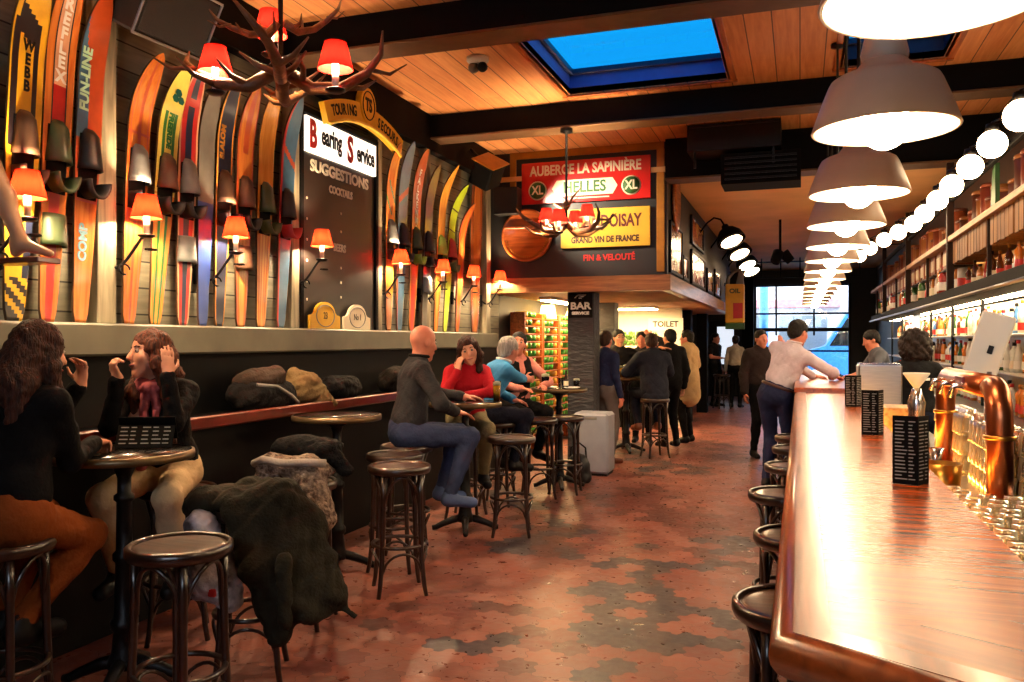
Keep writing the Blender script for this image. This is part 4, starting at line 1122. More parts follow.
t = tag(sdf_obj('dark_bundle', [el((sx, 6.75, 1.19), (.12, .24, .12), k=.05), rc((sx + .05, 6.6, 1.25), (sx + .05, 6.9, 1.28), .04, .05, k=.05)], .011, cloth('dark_striped_cloth', (36, 31, 26), .6, 12), None, (.012, 18)), 'dark bundle on the shelf between the bald man and the woman in red', 'coat')
# grey box and black bag by the pillar
t = thing('grey_box', 'pale grey upright box standing at the foot of the stone pillar', 'box', (-2.28, 9.5, 0))
MB().box((0, 0, .37), (.42, .38, .7), bev=.03).build('body', P('lilac_grey_plastic', (150, 152, 164), .5, var=.1), t)
MB().box((0, 0, .01), (.38, .34, .03)).build('base', M['black'], t)
MB().box((0, -.192, .66), (.16, .008, .03)).build('grip', M['grey'], t)
t = thing('shoulder_bag', 'black shoulder bag standing on the floor beside the grey box', 'bag', (-2.3, 8.85, 0))
sdf_obj('bag_body', [el((-2.3, 8.85, .16), (.13, .1, .16), k=.04), rc((-2.38, 8.85, .05), (-2.22, 8.85, .05), .07, .07, k=.05)], .012, P('black_leather', (28, 27, 28), .45), t, (.005, 16), (-2.3, 8.85, 0))
MB().tube([(-.09, 0, .26), (-.08, 0, .38), (0, 0, .44), (.08, 0, .38), (.09, 0, .26)], .01, 8).build('strap', M['black'], t)

# ------------------------------------------------------------------ things on the tables
def tumbler(loc, label, liquid=None, r=.036, h=.14, name='beer_glass', grp='glasses on the tables'):
    t = thing(name, label, 'glass', loc, 0, grp)
    MB().lathe([(0, 0), (r * .8, 0), (r, h), (r - .003, h), (r * .8 - .003, .008), (0, .008)], 18).build('glass_wall', M['glass'], t)
    if liquid:
        MB().lathe([(0, .01), (r * .78, .01), (r * .94, h * .8), (0, h * .8)], 18).build('drink', liquid, t)
        MB().lathe([(0, h * .8), (r * .94, h * .8), (r * .97, h * .92), (0, h * .92)], 18).build('foam', M['cream'], t)
    return t
stout = P('dark_stout', (34, 16, 10), .15); lager = P('amber_lager', (216, 140, 30), .15)
tumbler((-2.36, 6.42, 1.05), 'tall beer glass on the table before the woman in red', lager, .034, .17)
tumbler((-2.52, 8.33, 1.05), 'dark stout glass held by the man in the blue sweater', stout, .044, .16)
tumbler((-2.26, 8.62, 1.05), 'glass of dark drink on the right of the crowded table', stout, .036, .1)
tumbler((-2.45, 8.68, 1.05), 'empty tumbler at the back of the crowded table', None, .034, .1)
t = thing('sauce_bottle', 'small dark bottle on the crowded table before the pillar', 'bottle', (-2.33, 8.45, 1.05))
MB().lathe([(0, 0), (.026, 0), (.026, .1), (.011, .14), (.011, .19), (0, .19)], 16).build('bottle_body', P('brown_glass', (40, 20, 10), .12), t)
MB().lathe([(.0265, .03), (.0265, .08)], 16, cap=False).build('paper_label', M['cream'], t)
for x, y, lb in ((-2.5, 8.42, 'white plate on the crowded table, left one'), (-2.25, 8.4, 'white plate on the crowded table, right one')):
    tag(MB().lathe([(0, 0), (.05, 0), (.085, .014), (.083, .018), (.05, .006), (0, .006)], 24, M=tr(x, y, 1.051)).build('plate', M['white']), lb, 'plate', 'plates on the crowded table')
tag(MB().lathe([(0, 0), (.04, 0), (.062, .03), (.058, .03), (.038, .006), (0, .006)], 20, M=tr(-2.62, 6.25, 1.051)).build('ashtray', M['steel']), 'small metal dish on the table by the bald man', 'dish')
for i, (x, y) in enumerate(((-2.36, 11.42), (-2.28, 11.38), (-2.2, 11.5), (-2.33, 11.6), (-2.22, 11.62))):
    tumbler((x, y, 1.05), ['glass of beer', 'tall glass of beer', 'second glass of beer', 'half-hidden glass of beer', 'rearmost glass of beer'][i] + ' on the table of the group behind the pillar', lager, .036, .16 + .01 * (i % 2), grp='glasses of the group behind the pillar')
# folded black menu standing on the first table
def line_rows(mb, w, z0, z1, n, y, seed, M_=None, cols=((-.42, .1), (.14, .42))):
    g = random.Random(seed)
    for i in range(n):
        z = z0 + (z1 - z0) * i / (n - 1)
        for a, b in cols:
            e = a + (b - a) * g.uniform(.5, 1)
            mb.box(((a + e) / 2 * w, y, z), ((e - a) * w, .0012, (z1 - z0) / n * .3), M_, bev=0)
paper = P('printed_lines', (150, 148, 144), .6, var=.05)
t = thing('folded_menu', 'black folded menu with white print propped up on the first round table', 'menu', (-2.9, 3.1, 1.052), R(24))
T1 = Matrix.Rotation(R(-28), 4, 'X')
MB().box((0, 0, .055), (.26, .006, .115), T1, bev=.001).build('front_leaf', M['matblack'], t)
MB().box((0, .1, .055), (.26, .006, .115), tr(0, .004, 0) @ Matrix.Rotation(R(22), 4, 'X') @ tr(0, -.1 + .1 * math.cos(.4) , -.0), bev=.001).build('rear_leaf', M['matblack'], t)
mb = MB(); line_rows(mb, .25, .02, .1, 5, -.004, 5, T1, ((-.46, -.3), (-.27, -.1), (-.06, .1), (.13, .3), (.33, .46))); mb.build('print', paper, t)

# ------------------------------------------------------------------ the bar
e2 = V((.87, -.493, 0)); A = V((-.01, 1.345, 0)); B_ = V((.43, 1.585, 0))
t = thing('bar_counter', 'long reddish wooden bar counter with rounded edge in the right foreground', 'bar counter', (0, 0, 0))
def slab(poly, z0, z1, mat, nm, parent):
    return MB().prism([(p[0], p[1]) for p in poly], (0, 0, z0), (1, 0, 0), (0, 1, 0), (0, 0, z1 - z0)).build(nm, mat, parent)
i1 = V((.045, 1.38, 0)); A2 = A + e2 * 1.5; i2 = i1 + e2 * 1.5; B2 = B_ + e2 * 1.4
slab([i1, B_, (.43, 7.7), (.045, 7.7)], 1.05, 1.1, M['barwood'], 'counter_top', t)
o = slab([(0, 0), ((i2 - i1).length, 0), ((B2 - i1).dot(e2), (B2 - i1).dot(V((.493, .87, 0)))), ((B_ - i1).dot(e2), (B_ - i1).dot(V((.493, .87, 0))))], 1.05, 1.1, M['barwood2'], 'counter_end', t)
o.matrix_local = tr(*i1) @ rotz(math.atan2(-.493, .87))
pth = [(-.02, 7.7, 1.066), (-.02, 1.327, 1.066), tuple(i1 * .4 + A * .6 + e2 * 1.5 + V((0, 0, 1.066)))]
slab([A, i1, (.045, 7.7), (-.01, 7.7)], 1.03, 1.103, M['nosing'], 'nosing', t)
slab([A, A2, i2, i1], 1.03, 1.103, M['nosing'], 'nosing', t)
MB().tube([(-.01, 7.7, 1.066), (-.01, 1.345, 1.066), tuple(V((-.01, 1.345, 1.066)) + e2 * 1.5)], .037, 14).build('nosing_roll', M['nosing'], t)
MB().box((.33, 4.65, .525), (.14, 6.05, 1.05)).build('front_panel', P('dark_bar_panel', (40, 26, 20), .4), t)
o = MB().box((.7, .18, .525), (1.3, .2, 1.05)).build('end_panel', P('dark_bar_panel_end', (40, 26, 20), .4), t)
o.matrix_local = tr(*i1) @ rotz(math.atan2(-.493, .87)) @ tr(0, .06, 0)
MB().tube([(.1, 7.6, .2), (.1, 1.6, .2)], .02, 10).build('foot_rail', M['brass'], t)
t = thing('bar_counter', 'raised far section of the bar where the man in the pale shirt leans', 'bar counter', (0, 7.72, 0))
MB().box((.2, 2.4, 1.115), (.5, 4.8, .05), bev=.015).build('counter_top', M['nosing'], t)
MB().box((.33, 2.4, .545), (.14, 4.75, 1.09)).build('front_panel', P('dark_bar_panel_far', (40, 26, 20), .4), t)
# work deck behind the bar
t = thing('work_deck', 'steel work deck with glasses behind the bar', 'work counter', (.62, 4.65, 0))
MB().box((.0, 0, .94), (.36, 6, .04)).build('deck_top', M['steel'], t)
MB().box((.0, 0, .47), (.34, 5.95, .9)).build('carcass', M['black'], t)
MB().box((-.168, 0, 1.0), (.02, 5.6, .03)).build('light_strip', emit('amber_light_strip', (255, 176, 66), 26), t)
# beer tower
t = thing('beer_tower', 'polished copper beer tower of two columns and a joining pipe behind the bar', 'beer tower', (.65, 3.8, .96))
def bend(y0, y1, zt, r):
    pts = [(0, y0, 0), (0, y0, zt - r - .05), (0, y0, zt - r)]
    s_ = 1 if y1 > y0 else -1
    pts += [(0, y0 + s_ * r * (1 - math.cos(a)), zt - r + r * math.sin(a)) for a in [PI / 2 * i / 8 for i in range(1, 9)]]
    return pts
MB().tube(bend(-.55, .58, .425, .11), .042, 20).build('column', M['copper'], t)
MB().tube(bend(.58, -.55, .425, .11), .042, 20).build('column', M['copper'], t)
MB().tube([(0, -.44, .425), (0, .47, .425)], .044, 20).build('cross_pipe', M['copper'], t)
for y in (-.55, .58):
    MB().lathe([(.046, .25), (.052, .252), (.052, .264), (.046, .266)], 24, M=tr(0, y, 0), cap=False).build('collar', M['brass'], t)
    MB().lathe([(0, 0), (.075, 0), (.075, .012), (.05, .022), (0, .022)], 24, M=tr(0, y, 0)).build('base_flange', M['copper'], t)
for y in (-.2, .05, .3):
    MB().tube([(-.03, y, .42), (-.09, y, .415), (-.1, y, .37)], .011, 8).build('tap', M['chrome'], t)
    pass
MB().box((-.047, -.08, .425), (.008, .16, .05), bev=.003).build('badge', P('wine_badge', (112, 26, 40), .3), t)
# black menu cards on the bar
def menu_card(loc, rz, label, seed):
    t = thing('menu_card', label, 'menu', loc, rz, 'black menu cards standing on the bar')
    for sg, nm in ((-1, 'leaf'), (1, 'leaf')):
        T = rotz(R(38) * sg) @ tr(.035 * sg, 0, .108)
        lf = MB().box((0, 0, 0), (.075, .004, .215), T, bev=.001).build(nm, M['matblack'], t)
        mb = MB(); line_rows(mb, .07, -.09, .09, 17, -.003, seed + sg, T); mb.build('print', paper, lf)
    return t
m0 = menu_card((.345, 2.85, 1.1), .35, 'black menu card with white print standing on the bar, nearest', 3)
dup(m0, (.35, 4.3, 1.1), .5, label='black menu card standing on the bar, middle one')
dup(m0, (.36, 6.1, 1.1), .4, label='black menu card standing on the bar, farthest by the steel box')
# things on the work deck
t = thing('jigger', 'small steel double-cone jigger behind the bar edge', 'bar tool', (.5, 3.62, .96))
MB().lathe([(.03, 0), (.012, .09), (.034, .17), (.031, .17), (.009, .09), (.027, 0)], 20, cap=False).build('cup', M['chrome'], t)
t = thing('citrus_press', 'steel citrus press with white cone bowl on the deck before the bartender', 'citrus press', (.6, 5.0, .96)); t.scale = (.68, .68, .98)
MB().lathe([(0, 0), (.1, 0), (.1, .03), (.075, .12), (.06, .2), (.07, .26), (.05, .3), (.03, .34), (0, .34)], 24).build('body', M['chrome'], t)
MB().lathe([(.02, .34), (.1, .42), (.098, .425), (.018, .35)], 24, cap=False).build('bowl', M['white'], t)
MB().sph((0, 0, .37), (.03, .03, .04), 14, 8).build('cone', M['white'], t)
t = thing('straw_caddy', 'pale wooden caddy on the deck between the menu cards and the copper tower', 'caddy', (.55, 5.45, .96))
mb = MB().box((0, 0, .1), (.2, .3, .2)); mb.build('box', M['shelfwood'], t)
for k in range(6): MB().box((-.102, -.12 + k * .048, .1), (.006, .03, .17), bev=.002).build('slat', M['cream'], t)
t = thing('steel_box', 'brushed steel box at the far end of the bar', 'box', (.6, 7.3, .96))
MB().box((0, 0, .2), (.32, .3, .4), bev=.012).build('body', M['steel'], t)
MB().box((0, 0, .405), (.3, .28, .012)).build('lid', M['chrome'], t)
t = thing('till_screen', 'white slanted till screen on a pole behind the copper tower', 'till', (.76, 4.0, .96), R(-8))
T = tr(0, 0, .575) @ Matrix.Rotation(R(17), 4, 'Y')
MB().box((0, 0, 0), (.13, .03, .27), T, bev=.01).build('screen_back', M['white'], t)
MB().box((.01, -.017, -.02), (.02, .006, .035), T, bev=.001).build('port', M['black'], t)
MB().box((.0, .016, 0), (.11, .004, .24), T, bev=.001).build('screen', M['black'], t)
MB().lathe([(0, 0), (.08, 0), (.08, .012), (.02, .02), (.018, .46), (0, .46)], 16).build('stand', M['steel'], t)
wg = P('wet_glass_gold', (232, 196, 130), .08, .3, var=.3)
def short_glass(loc, label, group):
    t = tag(MB().lathe([(0, .085), (.028, .085), (.034, .005), (.034, 0), (.031, 0), (.026, .08), (0, .08)], 16).build('tumbler', M['gl2']), label, 'glass', group); t.location = loc; return t
m_, nt, b = newmat('thick_glass'); pset(b, .06, 0, trans=.75, ior=1.45); b.inputs['Base Color'].default_value = c(246, 226, 186); M['gl2'] = m_
gg = short_glass((.5, 2.3, .96), 'upturned tumbler on the steel deck nearest the camera', 'upturned tumblers on the steel deck')
gl = 'upturned tumbler in the packed rows on the steel deck behind the bar'
gg['label'] = gl
for i in range(13):
    for j in range(4):
        x, y = .5 + j * .078 + (.02 if i % 2 else 0), 2.3 + i * .078
        if (i, j) == (0, 0) or (abs(y - 3.25) < .12 and j in (1, 2, 3)): continue
        dup(gg, (x, y, .96), label=gl)
for i in range(19):
    for j in range(2):
        for lv in range(3):
            y = 3.42 + i * .078
            if abs(y - 4.0) > .1 and abs(y - 4.38) > .1: dup(gg, (.695 + j * .078, y, .96 + lv * .0875), label=gl)
tag(MB().lathe([(0, 0), (.06, 0), (.075, .14), (.072, .14), (.057, .006), (0, .006)], 20, M=tr(.49, 3.42, .96)).build('ice_bucket', M['brass']), 'shiny brass bucket on the deck at the foot of the copper tower', 'bucket')

# ------------------------------------------------------------------ back bar
t = thing('back_bar', 'tall dark back bar of shelves along the right wall', 'back bar', (1.3, 0, 0))
Y0, Y1 = 3.3, 17.6; ym, yl = (Y0 + Y1) / 2, Y1 - Y0
MB().box((.33, ym, .93), (.5, yl, .04)).build('counter_top', M['steel'], t)
MB().box((.34, ym, .455), (.46, yl, .91)).build('cupboard', M['black'], t)
MB().box((.585, ym, 1.44), (.02, yl, .98), bev=0).build('back_panel', P('cream_tile_panel', (230, 214, 182), .25, coat=.4, var=.12, scale=30), t)
MB().box((.585, ym, 2.75), (.02, yl, 1.4), bev=0).build('upper_panel', P('upper_back_panel', (70, 38, 20), .5), t)
MB().box((.3, ym, 1.985), (.58, yl, .09)).build('ledge', M['matblack'], t)
MB().tube([(-.01, Y0, 1.93), (-.01, Y1, 1.93)], .014, 8).build('ledge_rail', M['steel'], t)
for z in (1.28, 1.6): MB().box((.44, ym, z), (.28, yl, .018)).build('glass_shelf', P('pale_shelf', (222, 214, 196), .3), t)
MB().box((.285, ym, 2.5), (.56, yl, .05)).build('mid_shelf', M['shelfwood'], t)
for k in range(9):
    y = 3.9 + 1.6 * k
    pw = P('post_wood', (40, 22, 13), .6, spec=.15) if k == 0 else bpy.data.materials['post_wood']
    if k % 2: MB().box((.03, y, 2.62), (.06, .06, 1.2)).build('post', pw, t)
    else: MB().box((.05, y, 2.255), (.03, .025, .45)).build('post', pw, t)
    MB().box((.3, y, 1.44), (.03, .03, .98)).build('post', M['black'], t)
MB().box((.4, ym, 1.935), (.12, yl - .2, .012)).build('light_strip', emit('backbar_light_strip', (255, 226, 180), 20), t)
MB().box((.5, ym, 2.475), (.04, yl - .2, .012)).build('light_strip', emit('shelf_light_strip', (255, 176, 90), 24), t)
# bottles: four shapes, several colours
def glassy(n, col): return P(n, col, .1, var=.1, coat=.3)
BC = [glassy('green_bottle_glass', (44, 92, 40)), glassy('amber_bottle_glass', (190, 106, 26)), glassy('clear_spirit_glass', (226, 226, 216)), glassy('brown_bottle_glass', (92, 46, 20)), glassy('blue_bottle_glass', (60, 110, 170)), glassy('red_bottle_glass', (166, 36, 30))]
BN = ['green', 'amber', 'clear', 'brown', 'blue', 'red']
SHP = [[(0, 0), (.036, 0), (.037, .16), (.03, .2), (.013, .24), (.013, .29), (0, .29)], [(0, 0), (.042, 0), (.043, .13), (.038, .16), (.014, .18), (.014, .23), (0, .23)],
       [(0, 0), (.034, 0), (.034, .12), (.024, .17), (.012, .22), (.012, .27), (0, .27)], [(0, 0), (.04, 0), (.032, .1), (.04, .17), (.014, .21), (.014, .25), (0, .25)]]
LBM = [M['cream'], M['red'], M['white'], M['yellow'], M['black']]
protos = {}
def bottle(x, y, z, kind, colr, lab, where, s=1.0):
    key = (kind, colr, lab)
    label = '%s glass bottle %s' % (BN[colr], where); grp = '%s bottles %s' % (BN[colr], where)
    if key in protos:
        return dup(protos[key], (x, y, z), rnd.uniform(0, 6), label=label, group=grp, scale=s)
    t = thing('bottle', label, 'bottle', (x, y, z), 0, grp)
    pf = SHP[kind]
    MB().lathe(pf, 14).build('bottle_body', BC[colr], t)
    r = pf[2][0] + .0012
    MB().lathe([(max(pf[1][0], r) if kind != 3 else .04, .03), (r if kind != 3 else .034, .095)], 14, cap=False).build('paper_label', LBM[lab], t)
    h = pf[-1][1]
    MB().lathe([(0, h), (.016, h), (.016, h - .03), (.0135, h - .03)], 12, cap=False).build('cap', [M['black'], M['gold'], M['red']][lab % 3], t)
    t.scale = (s,) * 3
    protos[key] = t; return t
g = random.Random(21)
for z, x, y0, y1, stp, wh in ((1.609, 1.72, 4.3, 16.6, .15, 'on the upper bright shelf behind the bar'), (1.289, 1.72, 4.3, 16.6, .15, 'on the lower bright shelf behind the bar'), (.95, 1.66, 5.9, 16.4, .17, 'on the back-bar counter top')):
    y = y0
    while y < y1:
        if abs((y - 3.9) / 1.6 - round((y - 3.9) / 1.6)) > .04:
            cc = g.choice((0, 1, 2, 2, 2, 3, 1, 4)) if z > 1 else g.choice((0, 1, 3, 5, 2))
            bottle(x + g.uniform(-.03, .03), y, z, g.randrange(4), cc, g.randrange(3), wh, .95 if z > 1.5 else 1.0)
        y += stp + g.uniform(-.015, .02)
y = 4.0
while y < 17:
    b_ = (y - 3.9) / 1.6
    if abs(b_ - round(b_)) > .06:
        bottle(1.45 + g.uniform(-.05, .04), y, 2.03, g.randrange(4), g.choice((0, 1, 3, 3, 1, 5, 2)), g.randrange(3), 'on the black ledge under the plank boxes', .78 if y < 8.6 else 1.3)
    y += .15 + g.uniform(-.02, .03)
# plank boxes hung under the pale shelf in the nearer bays
k = 0
for bay in range(3):
    for h in range(2):
        y0 = 3.9 + 1.6 * bay + .06 + h * .75; k += 1
        t = thing('plank_box', 'rough plank box under the pale shelf of the back bar, ' + ['first', 'second', 'third', 'fourth', 'fifth', 'sixth'][k - 1] + ' from the right edge', 'crate', (1.36, y0, 2.27), 0, 'plank boxes under the pale shelf')
        MB().box((.12, .36, .1), (.26, .7, .19), bev=.004).build('box_body', wood('box_wood%d' % k, (168, 122, 70), (112, 74, 38), 2, .6) if k == 1 else bpy.data.materials['box_wood1'], t)
        for q in range(6): MB().box((-.014, .06 + q * .118, .1), (.014, .108, .2 + .008 * (q % 3)), bev=.003).build('plank', M['crate'], t)
# canisters and books above the pale shelf
tcm = [P('terracotta_tin', (140, 66, 32), .5), P('brown_tin', (96, 46, 24), .5), P('ochre_tin', (160, 96, 40), .5), P('rust_tin', (122, 48, 26), .45)]
y = 4.0; cnt = 0; CP = {}
while y < 16.8:
    b_ = (y - 3.9) / 1.6
    if abs(b_ - round(b_)) > .07:
        h_ = g.choice((.2, .26, .3, .34)); q = g.randrange(4); key = (q, h_)
        lb = ['terracotta', 'brown', 'ochre', 'rust red'][q] + ' round canister of %s size on the pale top shelf' % {.2: 'small', .26: 'medium', .3: 'large', .34: 'tall'}[h_]
        if key in CP: dup(CP[key], (1.5, y, 2.525), label=lb)
        else:
            t = thing('canister', lb, 'canister', (1.5, y, 2.525), 0, 'canisters on the pale top shelf')
            MB().lathe([(0, 0), (.07, 0), (.072, .01), (.072, h_ - .03), (0, h_ - .03)], 20).build('body', tcm[q], t)
            MB().lathe([(.074, h_ - .035), (.074, h_ - .01), (.06, h_), (0, h_)], 20).build('lid', tcm[(q + 1) % 4], t)
            CP[key] = t
    y += .17 + g.uniform(0, .05)
t = tag(MB().prism([(0, 0), (.16, 0), (.1, .3), (0, .34)], (1.36, 6.95, 2.525), (0, 1, 0), (0, 0, 1), (.03, 0, 0)).build('green_pennant', M['green']), 'green pointed board standing on the pale top shelf', 'board')
# tins and framed labels in the far bays
for i in range(19):
    y = 8.85 + i * .42
    t = thing('tin_box', 'ochre tin box in the far bays under the pale shelf', 'tin', (1.38, y, 2.27), 0, 'tin boxes in the far bays') if i == 0 else None
    if i == 0:
        MB().box((.1, .1, .11), (.18, .3, .21), bev=.01).build('body', P('tin_ochre', (150, 78, 30), .4), t)
        MB().box((.005, .1, .1), (.008, .2, .12), bev=.002).build('paper_label', M['cream'], t); tin0 = t
        MB().box((.1, .1, -.01), (.22, .36, .016)).build('tray', M['black'], t)
    else: dup(tin0, (1.38, y, 2.27), label='ochre tin box in the far bays under the pale shelf')
# machine at the right edge, cups, screen
t = thing('coffee_machine', 'chrome machine with round dark drum at the right edge of the back bar', 'coffee machine', (1.5, 4.95, .95))
MB().box((.1, 0, .2), (.4, .6, .4), bev=.03).build('housing', M['steel'], t)
MB().lathe([(.17, 0), (.18, .02), (.17, .04), (.14, .045), (.13, .02), (0, .02)], 28, M=basis((-.1, .05, .5), (0, -1, 0), (0, 0, 1), (-1, 0, 0))).build('drum_ring', M['chrome'], t)
MB().lathe([(0, .0), (.135, 0), (.135, .025), (0, .03)], 28, M=basis((-.105, .05, .5), (0, -1, 0), (0, 0, 1), (-1, 0, 0))).build('drum_face', M['black'], t)
MB().lathe([(0, 0), (.16, 0), (.17, .05), (.16, .26), (0, .26)], 28, M=basis((.16, .05, .5), (0, -1, 0), (0, 0, 1), (-1, 0, 0))).build('drum', M['chrome'], t)
MB().box((-.13, -.2, .3), (.06, .06, .05)).build('spout', M['chrome'], t)
t = thing('wall_menu', 'white menu panel on the back bar behind the bartender in grey', 'panel', (1.33, 12.8, 1.55))
MB().box((.2, 0, .1), (.02, .7, .5)).build('panel', emit('glowing_white_panel', (250, 246, 238), .55), t)  # panel brightness put in as a glow of its own
MB().box((.21, 0, .1), (.012, .74, .54)).build('frame', M['steel'], t)
# wine racks under the mezzanine: uprights and many green bottles
rack = M['barrelwood']
RB = P('rack_green_glass', (70, 150, 60), .2); RA = P('rack_amber_glass', (206, 160, 60), .2)
bt = {}
for r_ in range(4):
    y0 = 10.35 + r_ * .85
    t = thing('bottle_rack', 'wooden rack of bottles on the left wall under the mezzanine, ' + ['nearest', 'second', 'third', 'farthest'][r_], 'rack', (-3.63, y0, 0), 0, 'bottle racks under the mezzanine')
    for yy in (.0, .78): MB().box((.12, yy, .98), (.2, .04, 1.9)).build('upright', rack, t)
    for k in range(16): MB().box((.12, .39, .28 + k * .105), (.18, .76, .012), bev=.001).build('slat', rack, t)
    for k in range(16):
        for j in range(4):
            if (k * 7 + j * 5 + r_) % 6 == 0: continue
            mt = 0 if j in (1, 2) or (r_ % 2 and j == 0) else 1
            lb = ('green' if mt == 0 else 'amber') + ' bottle end lying in the racks under the mezzanine'
            p = (-3.42, y0 + .12 + j * .18, .33 + k * .105)
            if mt in bt: dup(bt[mt], p, label=lb, group=('green' if mt == 0 else 'amber') + ' bottle ends in the racks')
            else:
                q = tag(MB().lathe([(0, 0), (.04, 0), (.04, .16), (.014, .2), (.014, .26), (0, .26)], 10, M=basis((.0, 0, 0), (0, -1, 0), (0, 0, 1), (-1, 0, 0))).build('rack_bottle', (RB, RA)[mt]), lb, 'bottle', ('green' if mt == 0 else 'amber') + ' bottle ends in the racks')
                q.location = p; bt[mt] = q
t = thing('dresser_shelf', 'low shelf of green plants and jars along the white partition', 'shelf', (-2.95, 14.85, 0))
MB().box((0, 0, 1.35), (1.2, .24, .03)).build('board', rack, t); MB().box((0, 0, .66), (1.2, .24, 1.32)).build('cupboard', M['matblack'], t)
J0 = None
for k in range(9):
    lb = 'small pot of greenery on the shelf before the white partition'
    if J0 is None:
        J0 = thing('herb_pot', lb, 'plant', (-3.45, 14.83, 1.365), 0, 'pots of greenery on the partition shelf')
        MB().lathe([(0, 0), (.045, 0), (.055, .1), (0, .1)], 14).build('pot', M['cream'], J0)
        mb = MB(); gg_ = random.Random(2)
        for q in range(26):
            a, b2 = gg_.uniform(0, 6.28), gg_.uniform(.02, .1); p = V((b2 * .8 * math.cos(a), b2 * .8 * math.sin(a), .12 + gg_.uniform(0, .22)))
            mb.sph(p, (.03, .012, .03), 6, 4)
        mb.build('foliage', P('herb_green', (86, 128, 50), .6), J0)
    else: dup(J0, (-3.45 + k * .125, 14.83, 1.365), k, label=lb)
# ------------------------------------------------------------------ the street outside
struct(box_obj('ground', (-12, YB + .12, -.2), (12, 40, -.1), P('street', (150, 150, 156), .8), bev=0))
t = thing('street_facade', 'pale shop building across the street seen through the window', 'building', (0, 33, -.1))
MB().box((0, 1, 4), (22, 1.5, 8)).build('wall', P('pale_facade', (240, 226, 226), .8), t)
for x in (-4.5, -2.2, .1, 2.4): MB().box((x, .22, 1.5), (1.7, .1, 2.2)).build('shop_window', M['steel'], t)
MB().box((-1.6, .0, 3.05), (6, .5, .3)).build('awning', P('pink_awning', (232, 150, 150), .7), t)
MB().box((3.4, .0, 3.05), (3, .5, .6)).build('awning', M['cob'] if 'cob' in M else M['blue'], t)
for x in (-3.5, -1.2, 1.1): MB().box((x, .22, 4.6), (1.1, .1, 1.3)).build('window', M['blue'], t)
t = thing('blue_van', 'bright blue van parked outside the street window', 'van', (1.75, 28.2, -.1))
vb = P('van_blue', (70, 146, 235), .3, coat=.5)
MB().prism([(-1.5, .35), (2.6, .35), (2.6, 2.5), (-.4, 2.5), (-1.0, 1.5), (-1.5, 1.35)], (0, .9, 0), (1, 0, 0), (0, 0, 1), (0, -1.8, 0)).build('van_body', vb, t)
MB().prism([(-.9, 1.5), (-.38, 2.35), (.5, 2.35), (.5, 1.5)], (0, -.9, 0), (1, 0, 0), (0, 0, 1), (0, -.015, 0)).build('side_window', M['black'], t)
MB().box((1.4, -.905, 1.7), (1.5, .01, .5)).build('side_stripe', M['white'], t)
for x in (-.7, 1.8): MB().lathe([(0, -.1), (.33, -.1), (.33, .1), (0, .1)], 20, M=basis((x, -.85, .34), (1, 0, 0), (0, 0, 1), (0, -1, 0))).build('wheel', M['black'], t)
tag(MB().lathe([(0, 0), (.13, 0), (.13, 3.4), (0, 3.4)], 20, M=tr(-1.02, 26, -.1)).build('street_column', vb), 'bright blue column outside the left half of the street window', 'column')

# ------------------------------------------------------------------ people
def skinm(n, col): return P(n, col, .5, var=.12, scale=20, col2=None)
SK = [skinm('fair_skin', (214, 150, 120)), skinm('ruddy_skin', (206, 128, 102)), skinm('tan_skin', (176, 112, 80))]
def hairm(n, a, b): return P(n, a, .62, col2=b, scale=5, stretch=(16, 16, 1.2), bump=.6, bscale=9, spec=.25)
HR = {'brown': hairm('brown_hair', (70, 36, 22), (30, 16, 12)), 'auburn': hairm('auburn_hair', (98, 48, 26), (40, 20, 14)), 'dark': hairm('dark_hair', (20, 14, 12), (10, 8, 8)), 'grey': hairm('grey_hair', (176, 170, 164), (120, 114, 110))}
eye_w = P('eye_white', (150, 132, 120), .3, var=.02); eye_d = P('eye_iris', (50, 34, 24), .15)
def cl(n, col, **k): return P(n, col, .85, var=.22, scale=7, bump=.25, bscale=55, spec=.12, **k)
def ik(a, t, l1, l2, pole):
    d = t - a; L = min(d.length, (l1 + l2) * .995); u = d.normalized()
    x = (l1 * l1 - l2 * l2 + L * L) / (2 * L); hgt = math.sqrt(max(l1 * l1 - x * x, 1e-6))
    p = pole - u * pole.dot(u); p = p.normalized() if p.length > 1e-6 else frame(u)[0]
    return a + u * x + p * hgt, a + u * L
